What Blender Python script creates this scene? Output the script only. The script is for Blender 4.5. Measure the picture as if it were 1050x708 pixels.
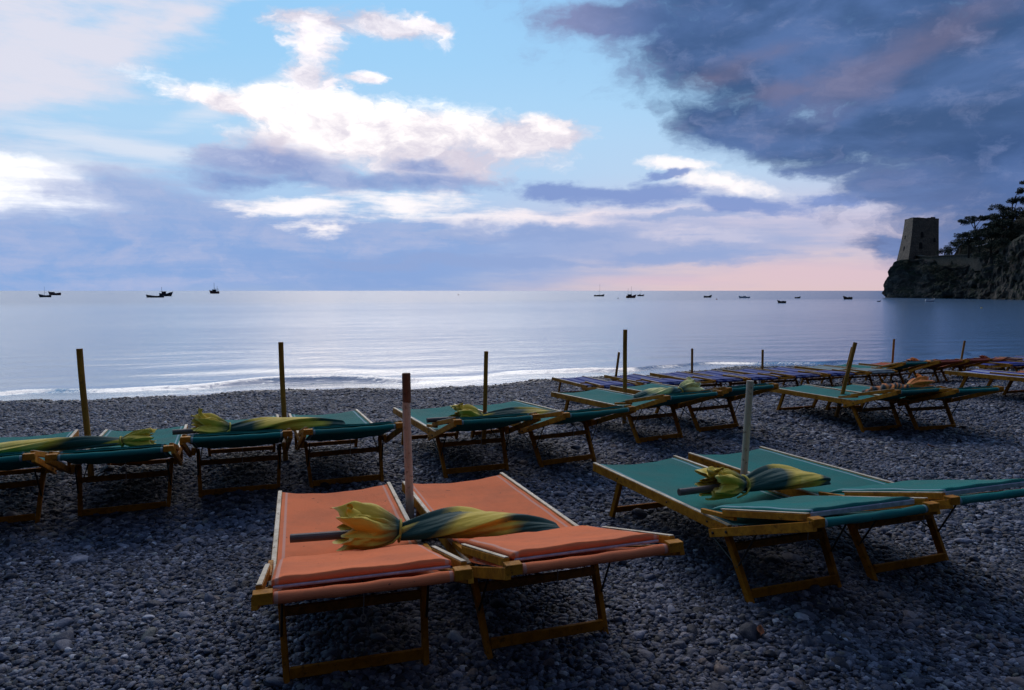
import bpy, bmesh, math, random
import numpy as np
from mathutils import Vector, Matrix, noise as mnoise

R = math.radians
random.seed(7)
rng = np.random.default_rng(11)
for o in list(bpy.data.objects):
    bpy.data.objects.remove(o)
SC = bpy.context.scene
COL = SC.collection

# ------------------------------------------------------------------ camera
EYE = 1.5
PITCH = math.atan(55.7 / 733.0)
cam = bpy.data.cameras.new("camera")
cam.sensor_width = 36.0
cam.lens = 733.0 / 1050.0 * 36.0
cam.clip_start = 0.05
cam.clip_end = 60000.0
co = bpy.data.objects.new("camera", cam)
COL.objects.link(co)
co.location = (0, 0, EYE)
co.rotation_euler = (R(90) - PITCH, 0, 0)
SC.camera = co

# ------------------------------------------------------------------ colour / exposure
SC.view_settings.view_transform = 'Standard'
SC.view_settings.look = 'None'
SC.view_settings.exposure = 0.0
SC.view_settings.gamma = 1.0
SC.view_settings.use_curve_mapping = False
SC.render.engine = 'CYCLES'
SC.cycles.use_denoising = True
SC.cycles.use_adaptive_sampling = True
SC.cycles.adaptive_threshold = 0.01
SC.cycles.max_bounces = 6
SC.cycles.diffuse_bounces = 3
SC.cycles.glossy_bounces = 3
SC.cycles.caustics_reflective = False
SC.cycles.caustics_refractive = False

SUN_AZ = R(-8)
SUN_EL = R(38)


def lin(r, g, b):
    f = lambda c: (c / 255 / 12.92) if c / 255 <= .04045 else ((c / 255 + .055) / 1.055) ** 2.4
    return (f(r), f(g), f(b), 1.0)


# ------------------------------------------------------------------ node helper
class NT:
    def __init__(self, tree):
        self.t = tree
        self.n = tree.nodes
        self.l = tree.links

    def new(self, kind, **kw):
        nd = self.n.new(kind)
        for k, v in kw.items():
            setattr(nd, k, v)
        return nd

    def set(self, sock, v):
        if isinstance(v, bpy.types.NodeSocket):
            self.l.new(v, sock)
        else:
            sock.default_value = v

    def math(self, op, a, b=0.0, c=None, clamp=False):
        nd = self.new('ShaderNodeMath', operation=op, use_clamp=clamp)
        self.set(nd.inputs[0], a)
        self.set(nd.inputs[1], b)
        if c is not None:
            self.set(nd.inputs[2], c)
        return nd.outputs[0]

    def vmath(self, op, a, b=(0, 0, 0)):
        nd = self.new('ShaderNodeVectorMath', operation=op)
        self.set(nd.inputs[0], a)
        self.set(nd.inputs[1], b)
        return nd.outputs['Value'] if op in ('LENGTH', 'DOT_PRODUCT', 'DISTANCE') else nd.outputs[0]

    def noise(self, vec, scale, detail=4, rough=.55, dist=0.0):
        nd = self.new('ShaderNodeTexNoise')
        self.set(nd.inputs['Vector'], vec)
        nd.inputs['Scale'].default_value = scale
        nd.inputs['Detail'].default_value = detail
        nd.inputs['Roughness'].default_value = rough
        nd.inputs['Distortion'].default_value = dist
        return nd

    def smooth(self, v, lo, hi, a=0.0, b=1.0):
        nd = self.new('ShaderNodeMapRange', interpolation_type='SMOOTHSTEP')
        self.set(nd.inputs['Value'], v)
        self.set(nd.inputs['From Min'], lo)
        self.set(nd.inputs['From Max'], hi)
        self.set(nd.inputs['To Min'], a)
        self.set(nd.inputs['To Max'], b)
        return nd.outputs['Result']

    def mix(self, fac, a, b, blend='MIX'):
        nd = self.new('ShaderNodeMix', data_type='RGBA', blend_type=blend)
        self.set(nd.inputs['Factor'], fac)
        self.set(nd.inputs['A'], a) if False else None
        ia = [s for s in nd.inputs if s.name == 'A' and s.type == 'RGBA'][0]
        ib = [s for s in nd.inputs if s.name == 'B' and s.type == 'RGBA'][0]
        self.set(ia, a)
        self.set(ib, b)
        return [s for s in nd.outputs if s.type == 'RGBA'][0]

    def ramp(self, fac, stops):
        nd = self.new('ShaderNodeValToRGB')
        self.set(nd.inputs[0], fac)
        el = nd.color_ramp.elements
        while len(el) < len(stops):
            el.new(0.5)
        for e, (p, c) in zip(el, stops):
            e.position = p
            e.color = c
        return nd.outputs[0]

    def mapping(self, vec, loc=(0, 0, 0), rot=(0, 0, 0), scale=(1, 1, 1), kind='POINT'):
        nd = self.new('ShaderNodeMapping', vector_type=kind)
        self.set(nd.inputs['Vector'], vec)
        nd.inputs['Location'].default_value = loc
        nd.inputs['Rotation'].default_value = rot
        nd.inputs['Scale'].default_value = scale
        return nd.outputs[0]


# ------------------------------------------------------------------ sky
def build_sky():
    w = bpy.data.worlds.new("World")
    SC.world = w
    w.use_nodes = True
    w.node_tree.nodes.clear()
    g = NT(w.node_tree)
    tc = g.new('ShaderNodeTexCoord')
    d = g.vmath('NORMALIZE', tc.outputs['Generated'])
    sx = g.new('ShaderNodeSeparateXYZ')
    g.l.new(d, sx.inputs[0])
    az = g.math('ARCTAN2', sx.outputs[0], sx.outputs[1])
    el = g.math('ARCSINE', sx.outputs[2])
    cb = g.new('ShaderNodeCombineXYZ')
    g.l.new(az, cb.inputs[0])
    g.l.new(el, cb.inputs[1])
    P = cb.outputs[0]

    # bearings and elevations of the cloud masses as they stand in the sky
    def ae(u, v):
        cp, sp = math.cos(PITCH), math.sin(PITCH)
        a, b = (u - 525) / 733.0, (354 - v) / 733.0
        x, y, z = a, cp + b * sp, -sp + b * cp
        return math.atan2(x, y), math.atan2(z, math.hypot(x, y))

    # shared turbulence
    warpA = g.noise(g.mapping(P, scale=(1, 2.2, 1)), 5.0, 5, .6)

    def offset(nz, kx, ky):
        a = g.new('ShaderNodeSeparateColor')
        g.l.new(nz.outputs['Color'], a.inputs[0])
        b_ = g.new('ShaderNodeCombineXYZ')
        g.l.new(g.math('MULTIPLY', g.math('SUBTRACT', a.outputs[0], .5), kx), b_.inputs[0])
        g.l.new(g.math('MULTIPLY', g.math('SUBTRACT', a.outputs[1], .5), ky), b_.inputs[1])
        return b_.outputs[0]
    warpB = g.noise(g.mapping(P, scale=(1, 1.8, 1)), 22.0, 5, .65)
    P1 = g.vmath('ADD', P, offset(warpA, .16, .055))
    P1 = g.vmath('ADD', P1, offset(warpB, .05, .02))
    Pl = g.vmath('ADD', P, offset(warpA, .05, .02))
    puff = g.noise(g.mapping(P1, scale=(1, 1.5, 1)), 17.0, 8, .62).outputs[0]      # billows
    soft = g.noise(g.mapping(P, loc=(3.1, 1.7, 0), scale=(1, 2.4, 1)), 4.5, 6, .55, .4).outputs[0]
    streak = g.noise(g.mapping(Pl, rot=(0, 0, R(3)), scale=(1, 9, 1)), 5.0, 7, .6).outputs[0]
    streak2 = g.noise(g.mapping(Pl, loc=(5, 2, 0), rot=(0, 0, R(-2)), scale=(1, 6, 1)), 9.0, 7, .62).outputs[0]
    pc = g.math('SUBTRACT', puff, .5)
    scn = g.math('SUBTRACT', soft, .5)
    stc = g.math('SUBTRACT', streak, .5)
    st2 = g.math('SUBTRACT', streak2, .5)

    def field(blobs, vec):
        out = None
        for (u, v, ru, rv, rot) in blobs:
            a0, e0 = ae(u, v)
            m = g.mapping(vec, loc=(a0, e0, 0), rot=(0, 0, R(rot)), scale=(ru / 790.0, rv / 760.0, 1), kind='TEXTURE')
            r = g.vmath('LENGTH', m)
            f = g.math('SUBTRACT', 1.0, r)
            out = f if out is None else g.math('SMOOTH_MAX', out, f, .25)
        return out

    def cover(f, terms, lo, hi, top=1.0):
        s = f
        for t, k in terms:
            s = g.math('MULTIPLY_ADD', t, k, s)
        return g.smooth(s, lo, hi, 0.0, top)

    # ---- clear sky: blue overhead, paler low, pink low on the right
    e01 = g.math('DIVIDE', el, R(90), clamp=True)
    left = g.ramp(e01, [(0.0, lin(150, 178, 222)), (.05, lin(158, 190, 234)), (.13, lin(172, 214, 248)), (.19, lin(150, 208, 250)),
                        (.30, lin(124, 196, 250)), (.6, lin(96, 160, 226)), (1.0, lin(88, 140, 205))])
    right = g.ramp(e01, [(0.0, lin(224, 198, 206)), (.02, lin(220, 198, 210)), (.06, lin(206, 200, 226)), (.10, lin(186, 214, 244)),
                         (.16, lin(168, 214, 250)), (.3, lin(118, 186, 242)), (.6, lin(80, 130, 200)), (1.0, lin(72, 112, 178))])
    # blue-grey away from the sunset side
    back = g.ramp(e01, [(0.0, lin(34, 40, 52)), (.25, lin(48, 58, 80)), (.55, lin(74, 98, 142)), (1.0, lin(92, 136, 196))])
    base = g.mix(g.smooth(az, -.20, .30), left, right)
    sky = g.new('ShaderNodeTexSky', sky_type='NISHITA', sun_disc=False)
    sky.sun_elevation = SUN_EL
    sky.sun_rotation = SUN_AZ
    sky.air_density = 1.0
    sky.dust_density = 1.0
    nish = g.mix(1.0, sky.outputs[0], (.075, .075, .075, 1), 'MULTIPLY')
    base = g.mix(.12, base, nish)
    fwd = g.smooth(sx.outputs[1], -.15, .45)
    base = g.mix(fwd, back, base)

    def glow(col):
        bgd = g.new('ShaderNodeBackground')
        bgd.inputs[1].default_value = 0.1
        if isinstance(col, bpy.types.NodeSocket):
            g.l.new(g.mix(1.0, col, (10, 10, 10, 1), 'MULTIPLY'), bgd.inputs[0])
        else:
            bgd.inputs[0].default_value = (col[0] * 10, col[1] * 10, col[2] * 10, 1)
        return bgd.outputs[0]

    def over(c, fac, col):
        mx = g.new('ShaderNodeMixShader')
        g.set(mx.inputs[0], fac)
        g.l.new(c, mx.inputs[1])
        g.l.new(glow(col), mx.inputs[2])
        return mx.outputs[0]

    c = glow(base)
    # thin high veils everywhere overhead
    hi = g.smooth(el, .42, .75)
    c = over(c, g.math('MULTIPLY', hi, g.smooth(g.math('ADD', g.math('MULTIPLY', scn, 1.6), .32), .25, .75, 0, .6)), lin(214, 216, 230))
    # milky veil, upper left, combed into slanting wisps
    wis = g.noise(g.mapping(Pl, loc=(2, 1, 0), rot=(0, 0, R(-28)), scale=(1, 4.5, 1)), 6.0, 7, .62).outputs[0]
    wisc = g.math('SUBTRACT', wis, .5)
    f = field([(20, 40, 190, 80, 26), (110, 40, 150, 46, 28), (30, 90, 120, 40, 20), (180, 22, 90, 26, 30)], Pl)
    c = over(c, cover(f, [(wisc, 2.4), (scn, .9), (pc, .3)], -.05, 1.0, .9), lin(228, 226, 239))
    f = field([(140, 150, 170, 18, -5), (50, 168, 130, 20, 0), (250, 100, 120, 16, 24)], Pl)
    c = over(c, cover(f, [(stc, 1.5)], .1, .9, .7), lin(230, 234, 246))
    # warm white bank low at the left
    f = field([(10, 190, 120, 38, -6), (40, 205, 90, 20, -4)], P1)
    c = over(c, cover(f, [(pc, .5)], .15, .55, .95), (1.2, 1.18, 1.18, 1))
    # thin lavender sheet over the low sky, all the way across
    f = field([(300, 262, 620, 55, 0), (640, 250, 330, 34, 0)], Pl)
    c = over(c, cover(f, [(stc, 1.1), (scn, .6)], .0, .65, .85), g.mix(g.smooth(az, -.15, .25), lin(132, 164, 218), lin(160, 176, 216)))
    # slate bank, left, rising to a shoulder
    f = field([(60, 250, 240, 58, 0), (128, 204, 90, 34, 0), (200, 225, 180, 40, -8), (330, 240, 240, 34, 0), (20, 285, 330, 40, 0)], P1)
    sl = g.mix(g.smooth(el, .02, .17), lin(130, 168, 222), lin(152, 172, 216))
    sl = g.mix(g.smooth(g.math('ADD', pc, stc), -.25, .3), sl, lin(174, 186, 222))
    c = over(c, cover(f, [(pc, .8), (stc, 1.1), (scn, .5)], .0, .72, .86), sl)
    # bright ragged streaks between the banks
    f = field([(262, 217, 50, 8, 0), (330, 232, 70, 12, -8), (300, 214, 110, 14, 0), (560, 228, 240, 20, 2), (420, 212, 160, 22, -2), (700, 240, 150, 12, -4)], P1)
    c = over(c, cover(f, [(st2, 2.3), (pc, .7)], .15, 1.0, g.smooth(az, .05, .36, .92, .30)), g.mix(g.smooth(az, -.2, .2), (1.08, 1.02, 1.02, 1), lin(246, 232, 238)))
    # lavender streaks, lower middle and right
    f = field([(560, 240, 270, 16, 0), (700, 262, 190, 14, -2), (480, 268, 300, 14, 0), (690, 225, 130, 8, 0)], P1)
    c = over(c, cover(f, [(st2, 1.8), (pc, .4)], .2, .8, .8), lin(146, 168, 214))
    # pink light above the horizon
    f = field([(850, 282, 240, 22, 0), (690, 288, 160, 10, 0)], Pl)
    c = over(c, cover(f, [(stc, .8)], .05, .9, .66), lin(222, 194, 206))
    # vertical puff and its top
    f = field([(322, 80, 34, 34, 0), (328, 48, 36, 34, 0), (345, 95, 22, 26, 0), (400, 24, 90, 20, -10), (330, 18, 70, 16, 0), (445, 30, 40, 12, -14), (374, 79, 24, 8, 6)], P1)
    pk = g.mix(g.smooth(g.math('ADD', pc, scn), -.2, .22), lin(206, 202, 220), (1.15, 1.08, 1.10, 1))
    c = over(c, cover(f, [(pc, 1.5), (scn, .4)], .08, .72, .95), pk)
    # main white cumulus
    f = field([(400, 138, 190, 44, -3), (240, 108, 105, 18, -14), (330, 118, 110, 34, -6), (520, 145, 95, 30, 0), (560, 136, 56, 24, 0), (450, 168, 140, 26, 0), (300, 150, 100, 40, 0)], P1)
    wc = g.mix(g.smooth(g.math('ADD', g.math('ADD', pc, scn), g.math('MULTIPLY', g.math('SUBTRACT', el, .27), 1.6)), -.32, .22), lin(214, 208, 224), (1.32, 1.25, 1.20, 1))
    c = over(c, cover(f, [(pc, 1.15), (scn, .4)], .04, .62, 1.0), wc)
    # its slate underside
    f = field([(300, 172, 100, 30, -8), (255, 165, 60, 30, 0), (420, 186, 140, 16, 0), (345, 187, 150, 14, 0), (430, 172, 50, 12, 0), (250, 188, 60, 16, 0)], P1)
    un = g.mix(g.smooth(g.math('ADD', pc, scn), -.25, .3), lin(112, 140, 198), lin(168, 182, 220))
    c = over(c, cover(f, [(pc, 1.5), (scn, .5), (st2, .5)], .0, .85, .9), un)
    # grey-blue band, right of centre, with lit tops
    f = field([(720, 187, 72, 20, -4), (690, 168, 50, 10, 0), (760, 192, 60, 14, 0)], P1)
    c = over(c, cover(f, [(pc, 1.6), (scn, .4)], .06, .8, .9), (1.1, 1.03, 1.02, 1))
    f = field([(640, 200, 140, 17, -2), (760, 210, 120, 13, -3), (665, 182, 36, 7, 12), (570, 196, 60, 12, 0), (860, 205, 80, 10, -4)], P1)
    c = over(c, cover(f, [(pc, 1.2), (st2, 1.0)], .04, .72, .9), lin(126, 150, 206))
    # pale scraps against the dark mass
    # lighter sheet hanging below the dark cloud, down to the headland
    f = field([(1060, 190, 170, 66, -6), (960, 200, 120, 34, -12), (905, 248, 60, 13, -4), (1040, 240, 100, 36, 0), (870, 172, 80, 14, -8)], P1)
    c = over(c, cover(f, [(pc, .8), (st2, .9), (scn, .4)], .02, .66, .92), g.mix(g.smooth(g.math('ADD', pc, st2), -.2, .25), lin(88, 110, 160), lin(118, 142, 194)))
    # great dark cloud, upper right
    f = field([(860, 60, 300, 90, -8), (980, 70, 240, 120, 0), (740, 45, 150, 50, -10), (780, 130, 140, 40, -16), (900, 135, 180, 42, -4),
               (630, 24, 120, 24, 0), (1010, 150, 120, 40, -8),
               (1150, 100, 260, 200, 0), (900, -60, 420, 130, 0)], P1)
    dk = g.mix(g.smooth(scn, -.12, .14), lin(58, 86, 132), lin(84, 112, 164))
    dk = g.mix(g.smooth(g.math('ADD', g.math('MULTIPLY', pc, 1.2), g.math('MULTIPLY', st2, .35)), -.02, .40, 0, .55), dk, lin(112, 140, 192))
    fp = field([(905, 66, 130, 34, 24), (950, 36, 130, 34, 22), (745, 72, 80, 18, 10), (810, 92, 70, 14, 0)], P1)
    dk = g.mix(g.smooth(pc, -.02, .30, 0, .35), dk, lin(140, 138, 168))
    dk = g.mix(g.smooth(el, .16, .10, 0, .22), dk, lin(118, 142, 196))
    dk = g.mix(g.smooth(az, .22, .05, 0, .7), dk, lin(150, 156, 198))
    dk = g.mix(cover(fp, [(scn, 1.2), (pc, .6)], .0, 1.0, .55), dk, lin(124, 114, 140))
    c = over(c, cover(f, [(pc, .9), (scn, .5)], .02, .58, .97), dk)
    # below the horizon (never seen over the sea): dull blue
    c = over(c, g.smooth(el, -.004, -.03), lin(96, 116, 150))
    out = g.new('ShaderNodeOutputWorld')
    g.l.new(c, out.inputs[0])
    w.cycles.sampling_method = 'MANUAL'
    w.cycles.sample_map_resolution = 512


build_sky()

sun = bpy.data.lights.new("sun", 'SUN')
sun.energy = 1.4
sun.angle = R(51)
sun.color = (1.0, .84, .70)
so = bpy.data.objects.new("sun", sun)
COL.objects.link(so)
sdir = Vector((math.sin(SUN_AZ) * math.cos(SUN_EL), math.cos(SUN_AZ) * math.cos(SUN_EL), math.sin(SUN_EL)))
so.rotation_euler = sdir.to_track_quat('Z', 'Y').to_euler()
so.location = (0, 0, 30)


# ------------------------------------------------------------------ object helpers
class MB:
    """collects shapes into one mesh"""

    def __init__(self):
        self.v, self.f, self.m = [], [], []

    def add(self, vs, fs, mat=0):
        b = len(self.v)
        self.v += [tuple(p) for p in vs]
        self.f += [tuple(i + b for i in f) for f in fs]
        self.m += [mat] * len(fs)

    def beam(self, p0, p1, w, h, up=(0, 0, 1), mat=0):
        p0, p1 = Vector(p0), Vector(p1)
        d = (p1 - p0).normalized()
        s = d.cross(Vector(up)).normalized()
        u = s.cross(d).normalized()
        vs = []
        for p in (p0, p1):
            for a, b in ((-1, -1), (1, -1), (1, 1), (-1, 1)):
                vs.append(p + s * (a * w / 2) + u * (b * h / 2))
        self.add(vs, [(3, 2, 1, 0), (4, 5, 6, 7), (0, 1, 5, 4), (1, 2, 6, 5), (2, 3, 7, 6), (3, 0, 4, 7)], mat)

    def box(self, c, s, mat=0):
        c = Vector(c)
        self.beam(c - Vector((0, s[1] / 2, 0)), c + Vector((0, s[1] / 2, 0)), s[0], s[2], mat=mat)

    def tube(self, pts, rad, n=10, cap=True, mat=0):
        pts = [Vector(p) for p in pts]
        rad = rad if hasattr(rad, '__len__') else [rad] * len(pts)
        rings = []
        ref = Vector((0, 0, 1))
        for i, p in enumerate(pts):
            d = (pts[min(i + 1, len(pts) - 1)] - pts[max(i - 1, 0)]).normalized()
            if abs(d.dot(ref)) > .95:
                ref = Vector((1, 0, 0)) if abs(d.x) < .9 else Vector((0, 1, 0))
            s = d.cross(ref).normalized()
            u = s.cross(d)
            rings.append([p + (s * math.cos(2 * math.pi * k / n) + u * math.sin(2 * math.pi * k / n)) * rad[i] for k in range(n)])
        vs = [q for r in rings for q in r]
        fs = []
        for i in range(len(rings) - 1):
            for k in range(n):
                a, b = i * n + k, i * n + (k + 1) % n
                fs.append((a, b, b + n, a + n))
        if cap:
            fs.append(tuple(range(n - 1, -1, -1)))
            fs.append(tuple((len(rings) - 1) * n + k for k in range(n)))
        self.add(vs, fs, mat)

    def build(self, name, mats, parent=None, smooth=False, bevel=0.0):
        me = bpy.data.meshes.new(name)
        me.from_pydata(self.v, [], self.f)
        for m in (mats if isinstance(mats, (list, tuple)) else [mats]):
            me.materials.append(m)
        me.polygons.foreach_set('material_index', self.m)
        if smooth:
            me.polygons.foreach_set('use_smooth', [True] * len(self.f))
        me.update()
        o = bpy.data.objects.new(name, me)
        COL.objects.link(o)
        if parent is not None:
            o.parent = parent
        if bevel:
            b = o.modifiers.new('bevel', 'BEVEL')
            b.width = bevel
            b.segments = 2
            b.limit_method = 'ANGLE'
        return o


def grid_obj(name, V, nu, nv, mat, parent=None, smooth=True, attrs=None):
    """a sheet of nu x nv points (row-major, u fastest)"""
    me = bpy.data.meshes.new(name)
    idx = np.arange(nu * nv).reshape(nv, nu)
    q = np.stack([idx[:-1, :-1], idx[:-1, 1:], idx[1:, 1:], idx[1:, :-1]], -1).reshape(-1, 4)
    me.vertices.add(len(V))
    me.vertices.foreach_set('co', np.asarray(V, np.float32).ravel())
    me.loops.add(q.size)
    me.loops.foreach_set('vertex_index', q.ravel().astype(np.int32))
    me.polygons.add(len(q))
    me.polygons.foreach_set('loop_start', np.arange(0, q.size, 4, dtype=np.int32))
    me.polygons.foreach_set('use_smooth', np.ones(len(q), bool) if smooth else np.zeros(len(q), bool))
    me.update(calc_edges=True)
    for k, a in (attrs or {}).items():
        at = me.attributes.new(k, 'FLOAT', 'POINT')
        at.data.foreach_set('value', np.asarray(a, np.float32).ravel())
    me.materials.append(mat)
    me.validate()
    o = bpy.data.objects.new(name, me)
    COL.objects.link(o)
    if parent is not None:
        o.parent = parent
    return o


def tag(o, label=None, cat=None, group=None, kind=None):
    if label:
        o['label'] = label
    if cat:
        o['category'] = cat
    if group:
        o['group'] = group
    if kind:
        o['kind'] = kind
    return o


def thing(name, label, cat, loc=(0, 0, 0), rz=0.0, group=None):
    o = bpy.data.objects.new(name, None)
    o.empty_display_size = .2
    COL.objects.link(o)
    o.location = loc
    o.rotation_euler = (0, 0, rz)
    return tag(o, label, cat, group)


KIDS = {}


def copy_tree(o, parent=None):
    c = o.copy()
    COL.objects.link(c)
    if parent is not None:
        c.parent = parent
    for ch in list(o.children):
        copy_tree(ch, c)
    return c


# ------------------------------------------------------------------ materials
def pmat(name):
    m = bpy.data.materials.new(name)
    m.use_nodes = True
    g = NT(m.node_tree)
    b = m.node_tree.nodes['Principled BSDF']
    return m, g, b


def objco(g):
    return g.new('ShaderNodeTexCoord').outputs['Object']


def bump(g, b, h, strength, dist):
    n = g.new('ShaderNodeBump')
    g.l.new(h, n.inputs['Height'])
    n.inputs['Strength'].default_value = strength
    n.inputs['Distance'].default_value = dist
    g.l.new(n.outputs[0], b.inputs['Normal'])


def mat_wood(name, col, col2, rough=.45, scale=(1, 1, 1), spec=.4):
    m, g, b = pmat(name)
    v = objco(g)
    oi = g.new('ShaderNodeObjectInfo')
    v = g.vmath('ADD', v, g.vmath('MULTIPLY', oi.outputs['Random'], (7, 7, 7)))
    n = g.noise(g.mapping(v, scale=scale), 22, 6, .65, .6).outputs[0]
    n2 = g.noise(v, 5, 3, .5).outputs[0]
    f = g.math('ADD', g.math('MULTIPLY', n, .6), g.math('MULTIPLY', n2, .4))
    c = g.mix(g.smooth(f, .34, .64), col2, col)
    # knocks and worn spots
    k = g.noise(g.mapping(v, scale=(1, .4, 1)), 36, 5, .7).outputs[0]
    c = g.mix(g.smooth(k, .56, .68, 0, .75), c, (.085, .042, .014, 1))
    g.l.new(c, b.inputs['Base Color'])
    g.l.new(g.smooth(f, .3, .7, rough + .12, rough - .08), b.inputs['Roughness'])
    b.inputs['Specular IOR Level'].default_value = spec
    bump(g, b, n, .25, .002)
    return m


def mat_canvas(name, col, hem=None, stripes=None):
    m, g, b = pmat(name)
    v = objco(g)
    sx = g.new('ShaderNodeSeparateXYZ')
    g.l.new(v, sx.inputs[0])
    oi = g.new('ShaderNodeObjectInfo')
    vr = g.vmath('ADD', v, g.vmath('MULTIPLY', oi.outputs['Random'], (9, 9, 9)))
    n = g.noise(vr, 3.2, 5, .6).outputs[0]
    n2 = g.noise(g.mapping(vr, scale=(1, .35, 1)), 26, 4, .6).outputs[0]
    c = col
    if stripes:
        w = g.math('FRACT', g.math('MULTIPLY_ADD', sx.outputs[0], 1 / .20, .0))
        s = g.smooth(g.math('ABSOLUTE', g.math('SUBTRACT', w, .5)), .225, .245)
        c = g.mix(s, col, stripes)
    c = g.mix(g.smooth(n, .33, .7, 0.0, .6), c, g.mix(.4, c, (.12, .10, .08, 1)), 'MIX')
    c = g.mix(g.smooth(n2, .56, .75, 0, .28), c, g.mix(1.0, c, (.72, .72, .74, 1), 'MULTIPLY'))
    k = g.noise(vr, 34, 2, .5).outputs[0]
    c = g.mix(g.smooth(k, .735, .76, 0, .7), c, (.03, .03, .03, 1))
    if hem:
        h = g.math('ABSOLUTE', g.math('SUBTRACT', g.math('ABSOLUTE', sx.outputs[0]), .279))
        c = g.mix(g.smooth(h, .005, .0075, .75, 0), c, hem)
    g.l.new(c, b.inputs['Base Color'])
    b.inputs['Roughness'].default_value = .78
    b.inputs['Specular IOR Level'].default_value = .10 if 'green' in name else .05
    wv = g.new('ShaderNodeTexWave', wave_type='BANDS', bands_direction='X')
    g.l.new(v, wv.inputs[0])
    wv.inputs['Scale'].default_value = 170
    wv2 = g.new('ShaderNodeTexWave', wave_type='BANDS', bands_direction='Y')
    g.l.new(v, wv2.inputs[0])
    wv2.inputs['Scale'].default_value = 170
    h = g.math('ADD', g.math('ADD', wv.outputs['Fac'], wv2.outputs['Fac']), g.math('MULTIPLY', n2, 6))
    wr = g.noise(g.mapping(vr, scale=(1.6, .8, 1)), 5.5, 5, .6, 1.2).outputs[0]
    h = g.math('ADD', h, g.math('MULTIPLY', wr, 14))
    bump(g, b, h, .32, .0014)
    return m


def mat_plain(name, col, rough=.6, metal=0.0, spec=.4, var=.25, scale=12):
    m, g, b = pmat(name)
    n = g.noise(objco(g), scale, 5, .6).outputs[0]
    dark = (col[0] * (1 - var), col[1] * (1 - var), col[2] * (1 - var), 1)
    g.l.new(g.mix(g.smooth(n, .35, .65), dark, col), b.inputs['Base Color'])
    b.inputs['Roughness'].default_value = rough
    b.inputs['Metallic'].default_value = metal
    b.inputs['Specular IOR Level'].default_value = spec
    return m


M = {}
M['wood'] = mat_wood('varnished_wood', (.54, .22, .020, 1), (.27, .095, .010, 1), .5, spec=.06)
M['wood_dark'] = mat_wood('shaded_wood', (.30, .115, .016, 1), (.13, .05, .010, 1), .6, spec=.15)  # dark copy of the rail wood, shade under the bed put into the colour
M['wood_leg_shaded'] = mat_wood('shaded_leg_wood', (.42, .15, .010, 1), (.22, .075, .006, 1), .6, spec=.05)  # rail wood darkened for the legs, their shadow is in the colour
M['worn_sheen'] = mat_wood('worn_sheen_wood', (.66, .56, .40, 1), (.48, .38, .24, 1), .5, spec=.3)  # pale wood: worn top edge plus sky reflection painted in
M['pole'] = mat_wood('pole_wood', (.54, .45, .34, 1), (.38, .30, .22, 1), .6, (1, 1, .1))
M['pole_amber'] = mat_wood('amber_pole', (.42, .18, .025, 1), (.22, .09, .014, 1), .5, (1, 1, .1), spec=.15)
M['pole_dark'] = mat_wood('dark_socket', (.20, .105, .06, 1), (.12, .06, .035, 1), .6, spec=.15)
M['pole_grey'] = mat_wood('grey_pole', (.52, .45, .34, 1), (.38, .32, .24, 1), .45, (1, 1, .1))
M['metal'] = mat_plain('dull_iron', (.05, .045, .04, 1), .5, .7)
M['bolt'] = mat_plain('rusty_bolt', (.03, .022, .02, 1), .6, .5)
M['cord'] = mat_plain('white_cord', (.34, .33, .31, 1), .8)
M['strap'] = mat_plain('yellow_strap', (.55, .42, .05, 1), .7)
M['hem'] = mat_plain('pale_hem', (.46, .42, .47, 1), .8, 0, .3, .3, 30)
CANV = {
    'orange': ((.90, .235, .092, 1), (.72, .40, .30, 1), None),
    'green': ((.007, .185, .160, 1), (.30, .44, .48, 1), None),
    'blue': ((.022, .05, .36, 1), None, (.40, .44, .58, 1)),
    'far': ((.02, .042, .21, 1), None, (.17, .20, .38, 1)),
    'navy': ((.02, .035, .25, 1), None, (.05, .08, .36, 1)),
    'red': ((.50, .105, .05, 1), (.8, .4, .3, 1), None),
    'grey': ((.20, .26, .25, 1), None, (.28, .36, .36, 1)),
}
for k, (a, h, s) in CANV.items():
    M['canvas_' + k] = mat_canvas('canvas_' + k, a, h, s)


# ------------------------------------------------------------------ lie of the beach
TH = .36                      # the rows and the shore run along (cos, sin) of this angle
CT, ST = math.cos(TH), math.sin(TH)
SEA = -1.3
PROF_N = np.array([-40, -12, -2, 0, 6.6, 7.6, 9.2, 10.9, 12.4, 14.5, 17.5, 20.5, 23, 27, 60, 400.])
PROF_Z = np.array([3.4, .75, .05, 0, 0, -.05, -.25, -.47, -.58, -.74, -1.02, -1.3, -1.62, -2.4, -7, -30.])


def shore_shift(s):
    return .55 * np.sin(s * .33 + 2.6) + .35 * np.sin(s * .81 + .5) + .12 * np.sin(s * 2.3 + 1)


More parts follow.
